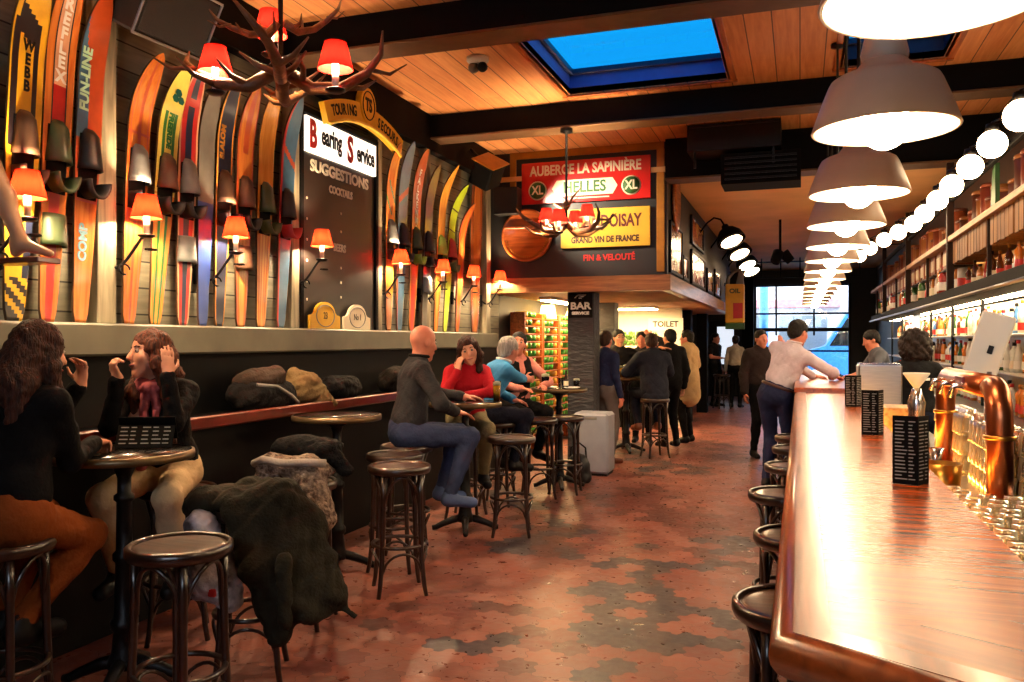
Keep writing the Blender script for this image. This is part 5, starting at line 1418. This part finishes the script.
def human(label, x, y, yaw, H=1.72, pu=.88, lean=0, side=0, hd=(0, 0, 0), RH=None, LH=None, RF=None, LF=None, top='black', topm=None, botm=None, shoem=None, hair='short', hairm_=None, skin=0,
          h=.009, fem=False, sleeve=1.0, collar=None, coat=0.0, neckline=0, hlen=.3, shoes=True, group=None, base=0.0, tuck=False, vest=None):
    s = H / 1.72
    yaw = R(yaw); fw = V((math.cos(yaw), math.sin(yaw), 0)); rt = V((math.sin(yaw), -math.cos(yaw), 0)); up = V((0, 0, 1))
    org = V((x, y, base))
    t = thing('person', label, 'person', org, 0, group)
    W = lambda p: (V(p[1:]) if p[0] == 'w' else org + rt * p[0] + fw * p[1] + up * (p[2] - base))
    D = lambda p: (rt * p[0] + fw * p[1] + up * p[2]).normalized()
    le, si = R(lean), R(side)
    tu = (up * math.cos(le) + fw * math.sin(le) + rt * math.sin(si)).normalized()
    tf = (fw - tu * fw.dot(tu)).normalized(); trt = tf.cross(tu)
    Pl = org + up * (pu - base)
    sp = lambda a, r=0, f=0: Pl + tu * a * s + trt * r * s + tf * f * s
    TM = [list(r_) for r_ in zip(trt, tf, tu)]
    g = 1 if not fem else .9
    hipw = .165 if fem else .155
    torso = [el(sp(.0), (hipw * s, .12 * s, .125 * s), TM, .05), el(sp(.17), ((.135 if fem else .15) * s, .1 * s, .15 * s), TM, .06), el(sp(.34), (.158 * g * s, .108 * s, .16 * s), TM, .06),
             rc(sp(.435, -.125 * g, -.01), sp(.435, .125 * g, -.01), .062 * s * g, None, .06), rc(sp(.4, 0, -.03), sp(.5, 0, -.005), .075 * s, .06 * s, .05)]
    if fem: torso += [el(sp(.335, sg * .07, .085), (.058 * s, .05 * s, .055 * s), TM, .04) for sg in (-1, 1)]
    nb = sp(.49); nu = (tu * .55 + up * .45).normalized()
    a, pt, ro = [R(v) for v in hd]
    hf = (tf * math.cos(a) - trt * math.sin(a)); hf = (V((hf.x, hf.y, hf.z * .5)).normalized() * math.cos(pt) + up * math.sin(pt)).normalized()
    hr = hf.cross(up).normalized(); hu = hr.cross(hf)
    hr, hu = hr * math.cos(ro) - hu * math.sin(ro), hu * math.cos(ro) + hr * math.sin(ro)
    hc = nb + nu * (.15 * s) + hf * .026
    HM = [list(r_) for r_ in zip(hr, hf, hu)]
    hp = lambda r, f, u: hc + hr * r * s + hf * f * s + hu * u * s
    neck = [rc(nb - nu * .03, hp(0, -.018, -.05), .056 * s * g, .052 * s * g, .03)]
    head = [el(hp(0, -.012, .03), (.076 * s, .096 * s, .092 * s), HM, .03), el(hp(0, .022, -.045), (.058 * s, .068 * s, .072 * s), HM, .03), rc(hp(0, .07, -.102), hp(0, .062, -.09), .02 * s, None, .03),
            el(hp(-.038, .055, -.02), (.028 * s, .025 * s, .03 * s), HM, .02), el(hp(.038, .055, -.02), (.028 * s, .025 * s, .03 * s), HM, .02),
            cut(el(hp(-.031, .1, .014), (.017 * s, .018 * s, .011 * s), HM, .014)), cut(el(hp(.031, .1, .014), (.017 * s, .018 * s, .011 * s), HM, .014)),
            rc(hp(0, .086, .018), hp(0, .106, -.022), .008 * s, .0135 * s, .012), el(hp(0, .089, -.058), (.024 * s, .012 * s, .01 * s), HM, .008)]
    head += [el(hp(sg * .077, -.012, -.005), (.011 * s, .02 * s, .032 * s), HM, .008) for sg in (-1, 1)]
    arms = {}; hands = []
    for sg, spec in ((1, RH), (-1, LH)):
        sh = sp(.435, sg * .172 * g, -.01)
        if spec is None: spec = ((sg * .24, .03, pu - .08), (sg * .3, -1, 0), (0, .1, -1), (-sg, 0, 0), 20)
        wr = W(spec[0]); el_, wr = ik(sh, wr, .285 * s, .25 * s, D(spec[1]))
        arms[sg] = [rc(sh, el_, .052 * s * g, .041 * s * g, .035), rc(el_, wr, .041 * s * g, .027 * s * g, .02)]
        hdv = D(spec[2]); pn = D(spec[3]); pn = (pn - hdv * pn.dot(hdv)).normalized(); sv = pn.cross(hdv)     # across the palm
        curl = R(spec[4]); q = .92 * s if not fem else .84 * s
        ts = -sg if len(spec) < 6 else spec[5]
        PMx = [list(r_) for r_ in zip(sv, hdv, pn)]
        hands += [el(wr + hdv * .048 * q, (.041 * q, .055 * q, .0165 * q), PMx, .012), rc(wr - hdv * .01, wr + hdv * .02 * q, .026 * s * g, .024 * q, .015)]
        fr = max(.0085 * q, h * .85)
        for i, fl_ in enumerate((.062, .074, .07, .054)):
            b0 = wr + hdv * .09 * q + sv * (i - 1.5) * .0205 * q * (-ts)
            d1 = (hdv * math.cos(curl) + pn * math.sin(curl)).normalized(); d2 = (hdv * math.cos(curl * 2.1) + pn * math.sin(curl * 2.1)).normalized()
            b1 = b0 + d1 * fl_ * .55 * q; b2 = b1 + d2 * fl_ * .6 * q
            hands += [rc(b0, b1, fr * 1.05, fr, .005), rc(b1, b2, fr, fr * .8, .005)]
        b0 = wr + hdv * .025 * q + sv * .03 * q * ts; d1 = (hdv * .65 + sv * .75 * ts + pn * .25).normalized(); b1 = b0 + d1 * .045 * q; b2 = b1 + (hdv * .9 + sv * .2 * ts + pn * .35).normalized() * .036 * q
        hands += [rc(b0, b1, fr * 1.25, fr * 1.1, .006), rc(b1, b2, fr * 1.1, fr * .85, .005)]
    legs = []; feet = []
    for sg, spec in ((1, RF), (-1, LF)):
        hip = Pl + rt * sg * .088 * s - up * .02
        if spec is None: spec = ((sg * .1, .0, base + .09), (0, 1, 0), (sg * .15, 1, 0))
        an = W(spec[0]); kn, an = ik(hip, an, .43 * s, .425 * s, D(spec[1]))
        legs += [rc(hip, kn, .085 * s, .056 * s, .04), rc(kn, an, .056 * s, .036 * s, .03), el(kn.lerp(an, .33) - D(spec[2]) * .012, (.05 * s, .05 * s, .1 * s), [list(r_) for r_ in zip(*((rt, fw, up) if abs((kn - an).normalized().z) > .7 else (rt, up, fw)))], .03)]
        fd = D(spec[2])
        if len(spec) < 4: fd = (V((fd.x, fd.y, 0)).normalized() - up * .12).normalized()
        feet.append((an, fd))
    fprims = [[rc(an - up * .045 * s - fd * .03, an - up * .05 * s + fd * .16 * s, .034 * s, .03 * s, .03), rc(an, an - up * .04, .037 * s, .04 * s, .03)] for an, fd in feet]
    allp = torso + neck + head + arms[1] + arms[-1] + hands + legs + [p for f in fprims for p in f]
    o3 = tuple(org)
    sdf_obj('body', allp, h, SK[skin], t, None, o3)
    gr = .011 + coat
    tp = [grow(p, gr) for p in torso[1:]]
    if not tuck: tp = [el(sp(.07), (hipw * s + .004 + coat, .122 * s + .004 + coat, .12 * s + coat), TM, .05)] + tp
    if neckline: tp = tp[:-1]
    for sg in (1, -1):
        A_ = arms[sg]
        if sleeve >= 1: tp += [grow(A_[0], gr), grow(rc(A_[1][1], A_[1][1] + (A_[1][2] - A_[1][1]) * .94, A_[1][3], A_[1][4] + .004, .02), gr - .002)]
        elif sleeve > .3: tp += [grow(rc(A_[0][1], A_[0][1] + (A_[0][2] - A_[0][1]) * .7, A_[0][3], A_[0][4] + .005, .035), gr)]
    if coat > .015: tp += [rc(Pl - up * .02, Pl - up * (.22 if pu > .86 and RF is None else .05), .15 * s + coat, .16 * s + coat, .05)]
    hc_ = max(h, .009)
    tob = sdf_obj(top, tp, hc_, topm, t, (.005, 15), o3)
    if vest:
        sdf_obj('waistcoat', [grow(p, gr + .012) for p in torso[:-1] if not (p[0] == 'c')] + [rc(sp(.44, sg * .1, -.01), sp(.41, sg * .07, -.01), .07, None, .05) for sg in (-1, 1)] + [cut(el(sp(.44, 0, .15), (.034, .1, .12), TM, .012)), cut(el(sp(.55), (.085, .1, .11), TM, .02))], hc_, vest, t, None, o3)
    if collar is not None:
        c0, c1 = nb + nu * .005, nb + nu * .055
        ring = [(c0 if k == 0 else c1) for k in (0, 1)]
        uu, vv = frame(nu); mb = MB()
        for q, (pp, rr) in enumerate(((c0, .074), (c1, .066))):
            mb.tube([pp + (uu * math.cos(k * PI / 9) + vv * math.sin(k * PI / 9)) * rr * s - V(o3) for k in range(18)], .013, 7, True)
        mb.build('collar', collar, t.children[-1])
    sdf_obj('trousers', [grow(torso[0], .012), el(sp(.05), (hipw * s - .004, .115 * s, .09 * s), TM, .04)] + [grow(p, .01) for p in legs], hc_, botm, t, (.004, 16), o3)
    if shoes:
        for f in fprims: sdf_obj('shoe', [grow(p, .009) for p in f], max(h, .01), shoem or M['black'], t, None, o3)
    # eyes and brows
    if h < .013:
        for sg in (-1, 1):
            mb = MB().sph(hp(sg * .031, .0735, .013) - V(o3), .0125 * s, 12, 8); mb.sph(hp(sg * .031, .0822, .013) - V(o3), .0068 * s, 10, 6, 1)
            mb.build('eye', [eye_w, eye_d], t)
            MB().tube([hp(sg * .016, .0845, .034) - V(o3), hp(sg * .03, .0805, .039) - V(o3), hp(sg * .046, .069, .034) - V(o3)], .0035 * s, 6).build('eyebrow', hairm_ or HR['brown'], t)
        MB().tube([hp(-.024, .09, -.058) - V(o3), hp(0, .1005, -.057) - V(o3), hp(.024, .09, -.058) - V(o3)], .0045 * s, 6).build('lips', P('lips', (168, 78, 68), .4) if 'lips' not in bpy.data.materials else bpy.data.materials['lips'], t)
    if hair:
        hp_ = [el(hp(0, -.02, .045), (.086 * s, .1 * s, .09 * s), HM, .02)]
        face = cut(el(hp(0, .1, -.035), (.07 * s, .075 * s, .1 * s), HM, .015))
        if hair == 'short':
            hp_ += [el(hp(0, -.055, -.01), (.078 * s, .06 * s, .075 * s), HM, .02), face, cut(el(hp(0, .03, -.09), (.12 * s, .1 * s, .075 * s), HM, .015))]
        elif hair == 'curly':
            hp_ = [el(hp(0, -.03, .02), (.135 * s, .125 * s, .135 * s), HM, .03), el(hp(0, -.05, -.07), (.13 * s, .1 * s, .09 * s), HM, .04), cut(el(hp(0, .13, -.04), (.07, .08, .1), HM, .015))]
        else:
            hp_ += [el(hp(0, -.06, -.03), (.088 * s, .065 * s, .1 * s), HM, .03), face]
            b1 = nb - tf * .085 * s; b2 = b1 - tu * hlen
            hp_ += [rc(hp(0, -.075, -.03), b1, .072 * s, .08 * s, .04), rc(b1 + trt * .05, b2 + trt * .05, .062 * s, .04 * s, .04), rc(b1 - trt * .05, b2 - trt * .05, .062 * s, .04 * s, .04)]
            for sg in (-1, 1):
                m1 = hp(sg * .088, .0, -.06); m2 = nb + trt * sg * .09 * s + tf * (.04 if hair == 'long' else .09) * s - tu * .02; m3 = m2 - tu * hlen * .75 + tf * .02
                hp_ += [rc(hp(sg * .07, .02, .04), m1, .026 * s, .03 * s, .03), rc(m1, m2, .032 * s, .034 * s, .03), rc(m2, m3, .034 * s, .018, .03)]
        sdf_obj('hair', hp_, max(h * .9, .007), hairm_, t, (.006, 34) if hair in ('long', 'front') else (.003, 34) if hair == 'short' else (.016, 26), o3)
    return t, dict(nb=nb, tu=tu, tf=tf, trt=trt, hc=hc, hf=hf, hr=hr, hu=hu, Pl=Pl, org=V(o3), sp=sp)
jean = cl('blue_jeans', (48, 58, 88)); dkj = cl('dark_jeans', (24, 27, 42)); blk2 = cl('black_knit', (13, 12, 14))
SEAT = lambda sp_=.14, f=.3, u=.42: (((sp_, f, u), (.1, .8, .7), (.1, 1, 0)), ((-sp_, f, u), (-.1, .8, .7), (-.1, 1, 0)))
# the two women at the first table
r_, l_ = ((.0, .08, .44), (.0, 1, .45), (.1, 1, 0)), ((-.2, .2, .42), (-.2, .8, .6), (-.1, 1, 0))
human('person with long brown hair and black top seated with back turned at far left', -2.9, 2.38, 93, 1.72, lean=14, hd=(-12, -2, 0), RH=(('w', -2.92, 2.84, 1.105), (.25, -.7, -1), (-.3, 1, -.05), (0, 0, -1), 50), LH=((-.02, .40, 1.36), (-.4, .3, -1), (0.05, .1, 1), (0, -1, 0), 35),
      RF=r_, LF=l_, topm=blk2, botm=cl('rust_trousers', (132, 66, 26)), hair='long', hairm_=HR['brown'], h=.008, fem=True, hlen=.13)
r_, l_ = SEAT(.14, .26, .42)
t, q = human('person with pink scarf and cream trousers leaning on the first table, hands at her face', -3.14, 3.52, -68, 1.68, lean=17, hd=(-44, 8, 6), RH=(('w', -3.08, 3.13, 1.37), (.1, .7, -1), (.25, .25, 1), (-.4, -.5, .3), 62), LH=(('w', -2.89, 3.25, 1.39), (-.12, .6, -1), (.05, -.1, 1), (.65, -.75, 0), 10),
      RF=r_, LF=l_, topm=blk2, botm=cl('cream_trousers', (214, 184, 142)), hair='front', hairm_=HR['auburn'], h=.007, fem=True, hlen=.46, neckline=1)
scarf = P('pink_scarf_cloth', (186, 88, 92), .8, var=.35, bump=.4)
pr = [rc(q['nb'] + q['trt'] * .07 * math.cos(a) + q['tf'] * (.075 * math.sin(a) + .012) + q['tu'] * .01, q['nb'] + q['trt'] * .07 * math.cos(a + .5) + q['tf'] * (.075 * math.sin(a + .5) + .012) + q['tu'] * .01, .03, None, .02) for a in [k * .5 for k in range(13)]]
pr += [rc(q['sp'](.46, .025, .1), q['sp'](.1, .055, .175), .022, .028, .015), rc(q['sp'](.46, -.025, .1), q['sp'](.14, -.05, .175), .022, .026, .015)]
sdf_obj('scarf', pr, .008, scarf, t, (.005, 30), tuple(q['org']))
# bald man, woman in red
r_, l_ = SEAT(.12, .3, .42)
human('person with shaved head, charcoal sweater and jeans seated with his back half turned', -2.75, 5.55, 40, 1.8, lean=10, hd=(16, -6, 0), RH=((.16, .33, 1.03), (1, -.4, -.2), (-.1, 1, -.25), (0, 0, -1), 14), LH=((-.06, .46, 1.12), (-1, .2, -.6), (.2, 1, 0), (0, 0, -1), 18),
      RF=r_, LF=l_, topm=cl('charcoal_sweater', (48, 47, 50)), botm=jean, shoem=P('blue_suede', (62, 84, 130), .7), hair=None, skin=1, h=.009, collar=cl('charcoal_collar', (22, 21, 22)))
r_, l_ = SEAT(.12, .28, .42)
human('person in a red top resting her cheek on one hand behind the third table', -2.78, 6.78, -62, 1.68, lean=20, hd=(-4, 0, 14), RH=((.1, .29, 1.3), (.5, .3, -1), (-.15, -.05, 1), (-.6, -.6, 0), 25), LH=((.06, .4, 1.09), (-1, .3, -.2), (1, .3, 0), (0, 0, -1), 20),
      RF=r_, LF=l_, topm=cl('red_top', (176, 28, 40)), botm=cl('khaki_trousers', (122, 110, 82)), hair='long', hairm_=HR['brown'], h=.009, fem=True, hlen=.3)
# couple at the fourth table
r_, l_ = SEAT(.12, .32, .42)
human('person with grey hair and blue sweater leaning over to the woman in the waistcoat', -2.86, 7.25, 45, 1.78, lean=31, hd=(14, 8, 10), RH=(('w', -2.6, 8.04, 1.14), (1, -.2, -.8), (.1, 1, -.1), (-.9, .2, 0), 34), LH=((-.08, .42, .98), (-1, .2, -.4), (.1, 1, -.2), (0, 0, -1), 20),
      RF=r_, LF=l_, topm=cl('sky_blue_sweater', (64, 140, 196)), botm=dkj, hair='short', hairm_=HR['grey'], skin=1, h=.01, collar=M['white'])
r_, l_ = SEAT(.12, .28, .42)
human('person in a black waistcoat over a pink blouse smiling beside the man in blue', -2.86, 8.33, -42, 1.72, lean=8, hd=(-30, 10, -6), RH=((.1, .34, 1.06), (1, .1, -.6), (-.3, 1, 0), (0, 0, -1), 20), LH=((-.12, .36, 1.08), (-1, .1, -.6), (.3, 1, 0), (0, 0, -1), 20),
      RF=r_, LF=l_, top='blouse', topm=cl('pink_blouse', (206, 132, 120)), botm=blk2, hair='short', hairm_=HR['dark'], skin=1, h=.01, fem=True, neckline=1, vest=M['matblack'])
# group behind the stone pillar
human('person in navy sweater and grey trousers standing half hidden by the stone pillar', -2.34, 10.35, 60, 1.68, pu=.93, hd=(20, 0, 0), topm=cl('navy_sweater', (34, 40, 70)), botm=cl('grey_trousers', (96, 86, 84)), shoem=P('brown_shoe', (90, 44, 28), .4), hair='short', hairm_=HR['brown'], skin=1, h=.012)
human('person with dark hair in black top stretching one arm out sideways', -2.5, 11.95, -72, 1.72, pu=.95, hd=(12, 0, 0), LH=((-.58, .18, 1.45), (0, -.3, -1), (-1, .2, 0), (0, 0, -1), 10), RH=((.2, .3, 1.08), (1, -.2, -.4), (0, 1, 0), (0, 0, -1), 20),
      topm=cl('black_print_shirt', (28, 26, 28)), botm=blk2, hair='short', hairm_=HR['dark'], skin=0, h=.012)
human('person holding a hand to the head at the back of the group behind the pillar', -2.3, 12.75, -80, 1.7, pu=.94, hd=(-10, -5, 0), LH=((-.12, .14, 1.62), (-1, .3, .4), (.5, -.3, .6), (0, -1, 0), 20), topm=cl('dark_grey_jacket', (50, 48, 52)), botm=blk2, hair='short', hairm_=HR['dark'], skin=1, h=.013)
r_, l_ = SEAT(.14, .3, .42)
human('person in dark padded jacket seated on a stool with back turned near the pillars', -1.83, 11.1, 118, 1.78, lean=14, hd=(-10, -8, 0), RH=((.1, .45, 1.1), (1, 0, -.5), (0, 1, 0), (0, 0, -1), 20), LH=((-.1, .42, 1.12), (-1, 0, -.5), (.3, 1, 0), (0, 0, -1), 20),
      RF=r_, LF=l_, top='jacket', topm=cl('dark_blue_jacket', (40, 42, 54)), botm=dkj, shoem=P('tan_shoe', (120, 62, 36), .4), hair='short', hairm_=HR['brown'], skin=1, h=.012, coat=.02)
human('person with black hair standing behind the one in the padded jacket', -1.8, 12.3, 130, 1.74, pu=.95, hd=(10, 0, 0), topm=cl('black_coat', (22, 22, 24)), botm=blk2, hair='short', hairm_=HR['dark'], skin=0, h=.014, coat=.015)
human('person in a long beige coat in profile by the dark posts', -1.62, 12.9, 165, 1.72, pu=.95, hd=(5, 0, 0), RH=((.2, .2, 1.12), (1, -.4, -.3), (-.4, 1, 0), (0, 0, -1), 20), top='coat', topm=cl('beige_coat_cloth', (196, 164, 118)), botm=blk2, hair='short', hairm_=HR['dark'], skin=1, h=.013, coat=.03)
# people at the street end
human('person in black shirt facing the gangway at the street end', -1.92, 20.3, -30, 1.76, pu=.96, hd=(10, 0, 0), RH=((.1, .25, 1.15), (1, -.2, -.4), (-.6, .8, 0), (0, 0, -1), 20), topm=cl('black_shirt', (34, 34, 38)), botm=blk2, hair='short', hairm_=HR['dark'], skin=1, h=.016, sleeve=.5)
human('person in pale sweater and black trousers seen from behind at the street end', -1.42, 20.0, 80, 1.68, pu=.93, hd=(20, 0, 0), topm=cl('pale_grey_sweater', (190, 178, 160)), botm=blk2, hair='short', hairm_=HR['dark'], skin=0, h=.016, fem=True)
human('person in dark clothes with raised hand half hidden behind the pale shirt', -.5, 11.6, -60, 1.7, pu=.94, hd=(0, 0, 0), LH=((-.16, .22, 1.48), (-1, .2, -.6), (0, .2, 1), (0, -1, 0), 25), topm=cl('dark_brown_jacket', (46, 36, 36)), botm=blk2, hair='short', hairm_=HR['dark'], skin=1, h=.013, coat=.015)
# man in the pale shirt at the bar
t, q = human('person in a pale lilac shirt and navy trousers leaning on the bar', -.24, 9.15, 72, 1.84, pu=.99, lean=9, side=19, tuck=True, hd=(-26, -8, 0), RH=((.5, .26, 1.18), (1, -.8, -.3), (.5, 1, -.1), (0, 0, -1), 18), LH=((.25, .44, 1.17), (-1, .2, -.5), (.7, .8, 0), (0, 0, -1), 18),
      top='shirt', topm=cl('pale_lilac_shirt', (204, 192, 204)), botm=cl('navy_trousers', (34, 40, 70)), hair='short', hairm_=HR['dark'], skin=1, h=.011, collar=cl('shirt_collar', (212, 202, 212)))
bm = MB(); o_ = q['org']; fw_, rt_ = q['tf'], q['trt']
bm.tube([q['sp'](.075) + rt_ * .168 * math.cos(k * PI / 12) + fw_ * .133 * math.sin(k * PI / 12) - o_ for k in range(24)], .017, 8, True)
bm.build('belt', P('brown_belt', (70, 36, 24), .4), t)
tag(box_obj('paper_sheet', (.12, 9.55, 1.1405), (.34, 9.85, 1.143), M['white'], None, 0), 'white paper sheet on the bar before the man in the pale shirt', 'paper')
# bartenders
t, q = human('person with big dark curly hair in black T-shirt behind the bar', .93, 7.75, 96, 1.64, pu=.9, lean=4, hd=(-8, 0, 0), RH=((.22, .3, 1.0), (1, -.3, -.3), (0, 1, 0), (0, 0, -1), 20), LH=((-.16, .32, 1.02), (-1, -.3, -.3), (0, 1, 0), (0, 0, -1), 20),
      top='t_shirt', topm=cl('black_t_shirt', (24, 24, 26)), botm=dkj, hair='curly', hairm_=hairm('curly_hair', (44, 27, 20), (18, 11, 9)), skin=2, h=.011, fem=True, sleeve=.5)
mb = MB()
for k, (a, b2) in enumerate(((-.09, -.05), (-.04, .0), (.01, .03), (.045, .085))): mb.box((0, 0, 0), (b2 - a, .004, .022), basis(q['sp'](.34, (a + b2) / 2, -.122) - q['org'], q['trt'], q['tf'], q['tu']), bev=0)
mb.build('back_print', M['white'], t)
human('person with short dark hair in a grey T-shirt working behind the bar, facing left', 1.08, 11.6, 190, 1.74, pu=.95, lean=20, hd=(0, -10, 0), RH=((.1, .42, 1.1), (1, -.2, -.5), (0, 1, 0), (0, 0, -1), 25), LH=((-.12, .42, 1.1), (-1, -.2, -.5), (0, 1, 0), (0, 0, -1), 25),
      top='t_shirt', topm=cl('grey_t_shirt', (92, 94, 104)), botm=dkj, hair='short', hairm_=HR['dark'], skin=1, h=.013, sleeve=.5)
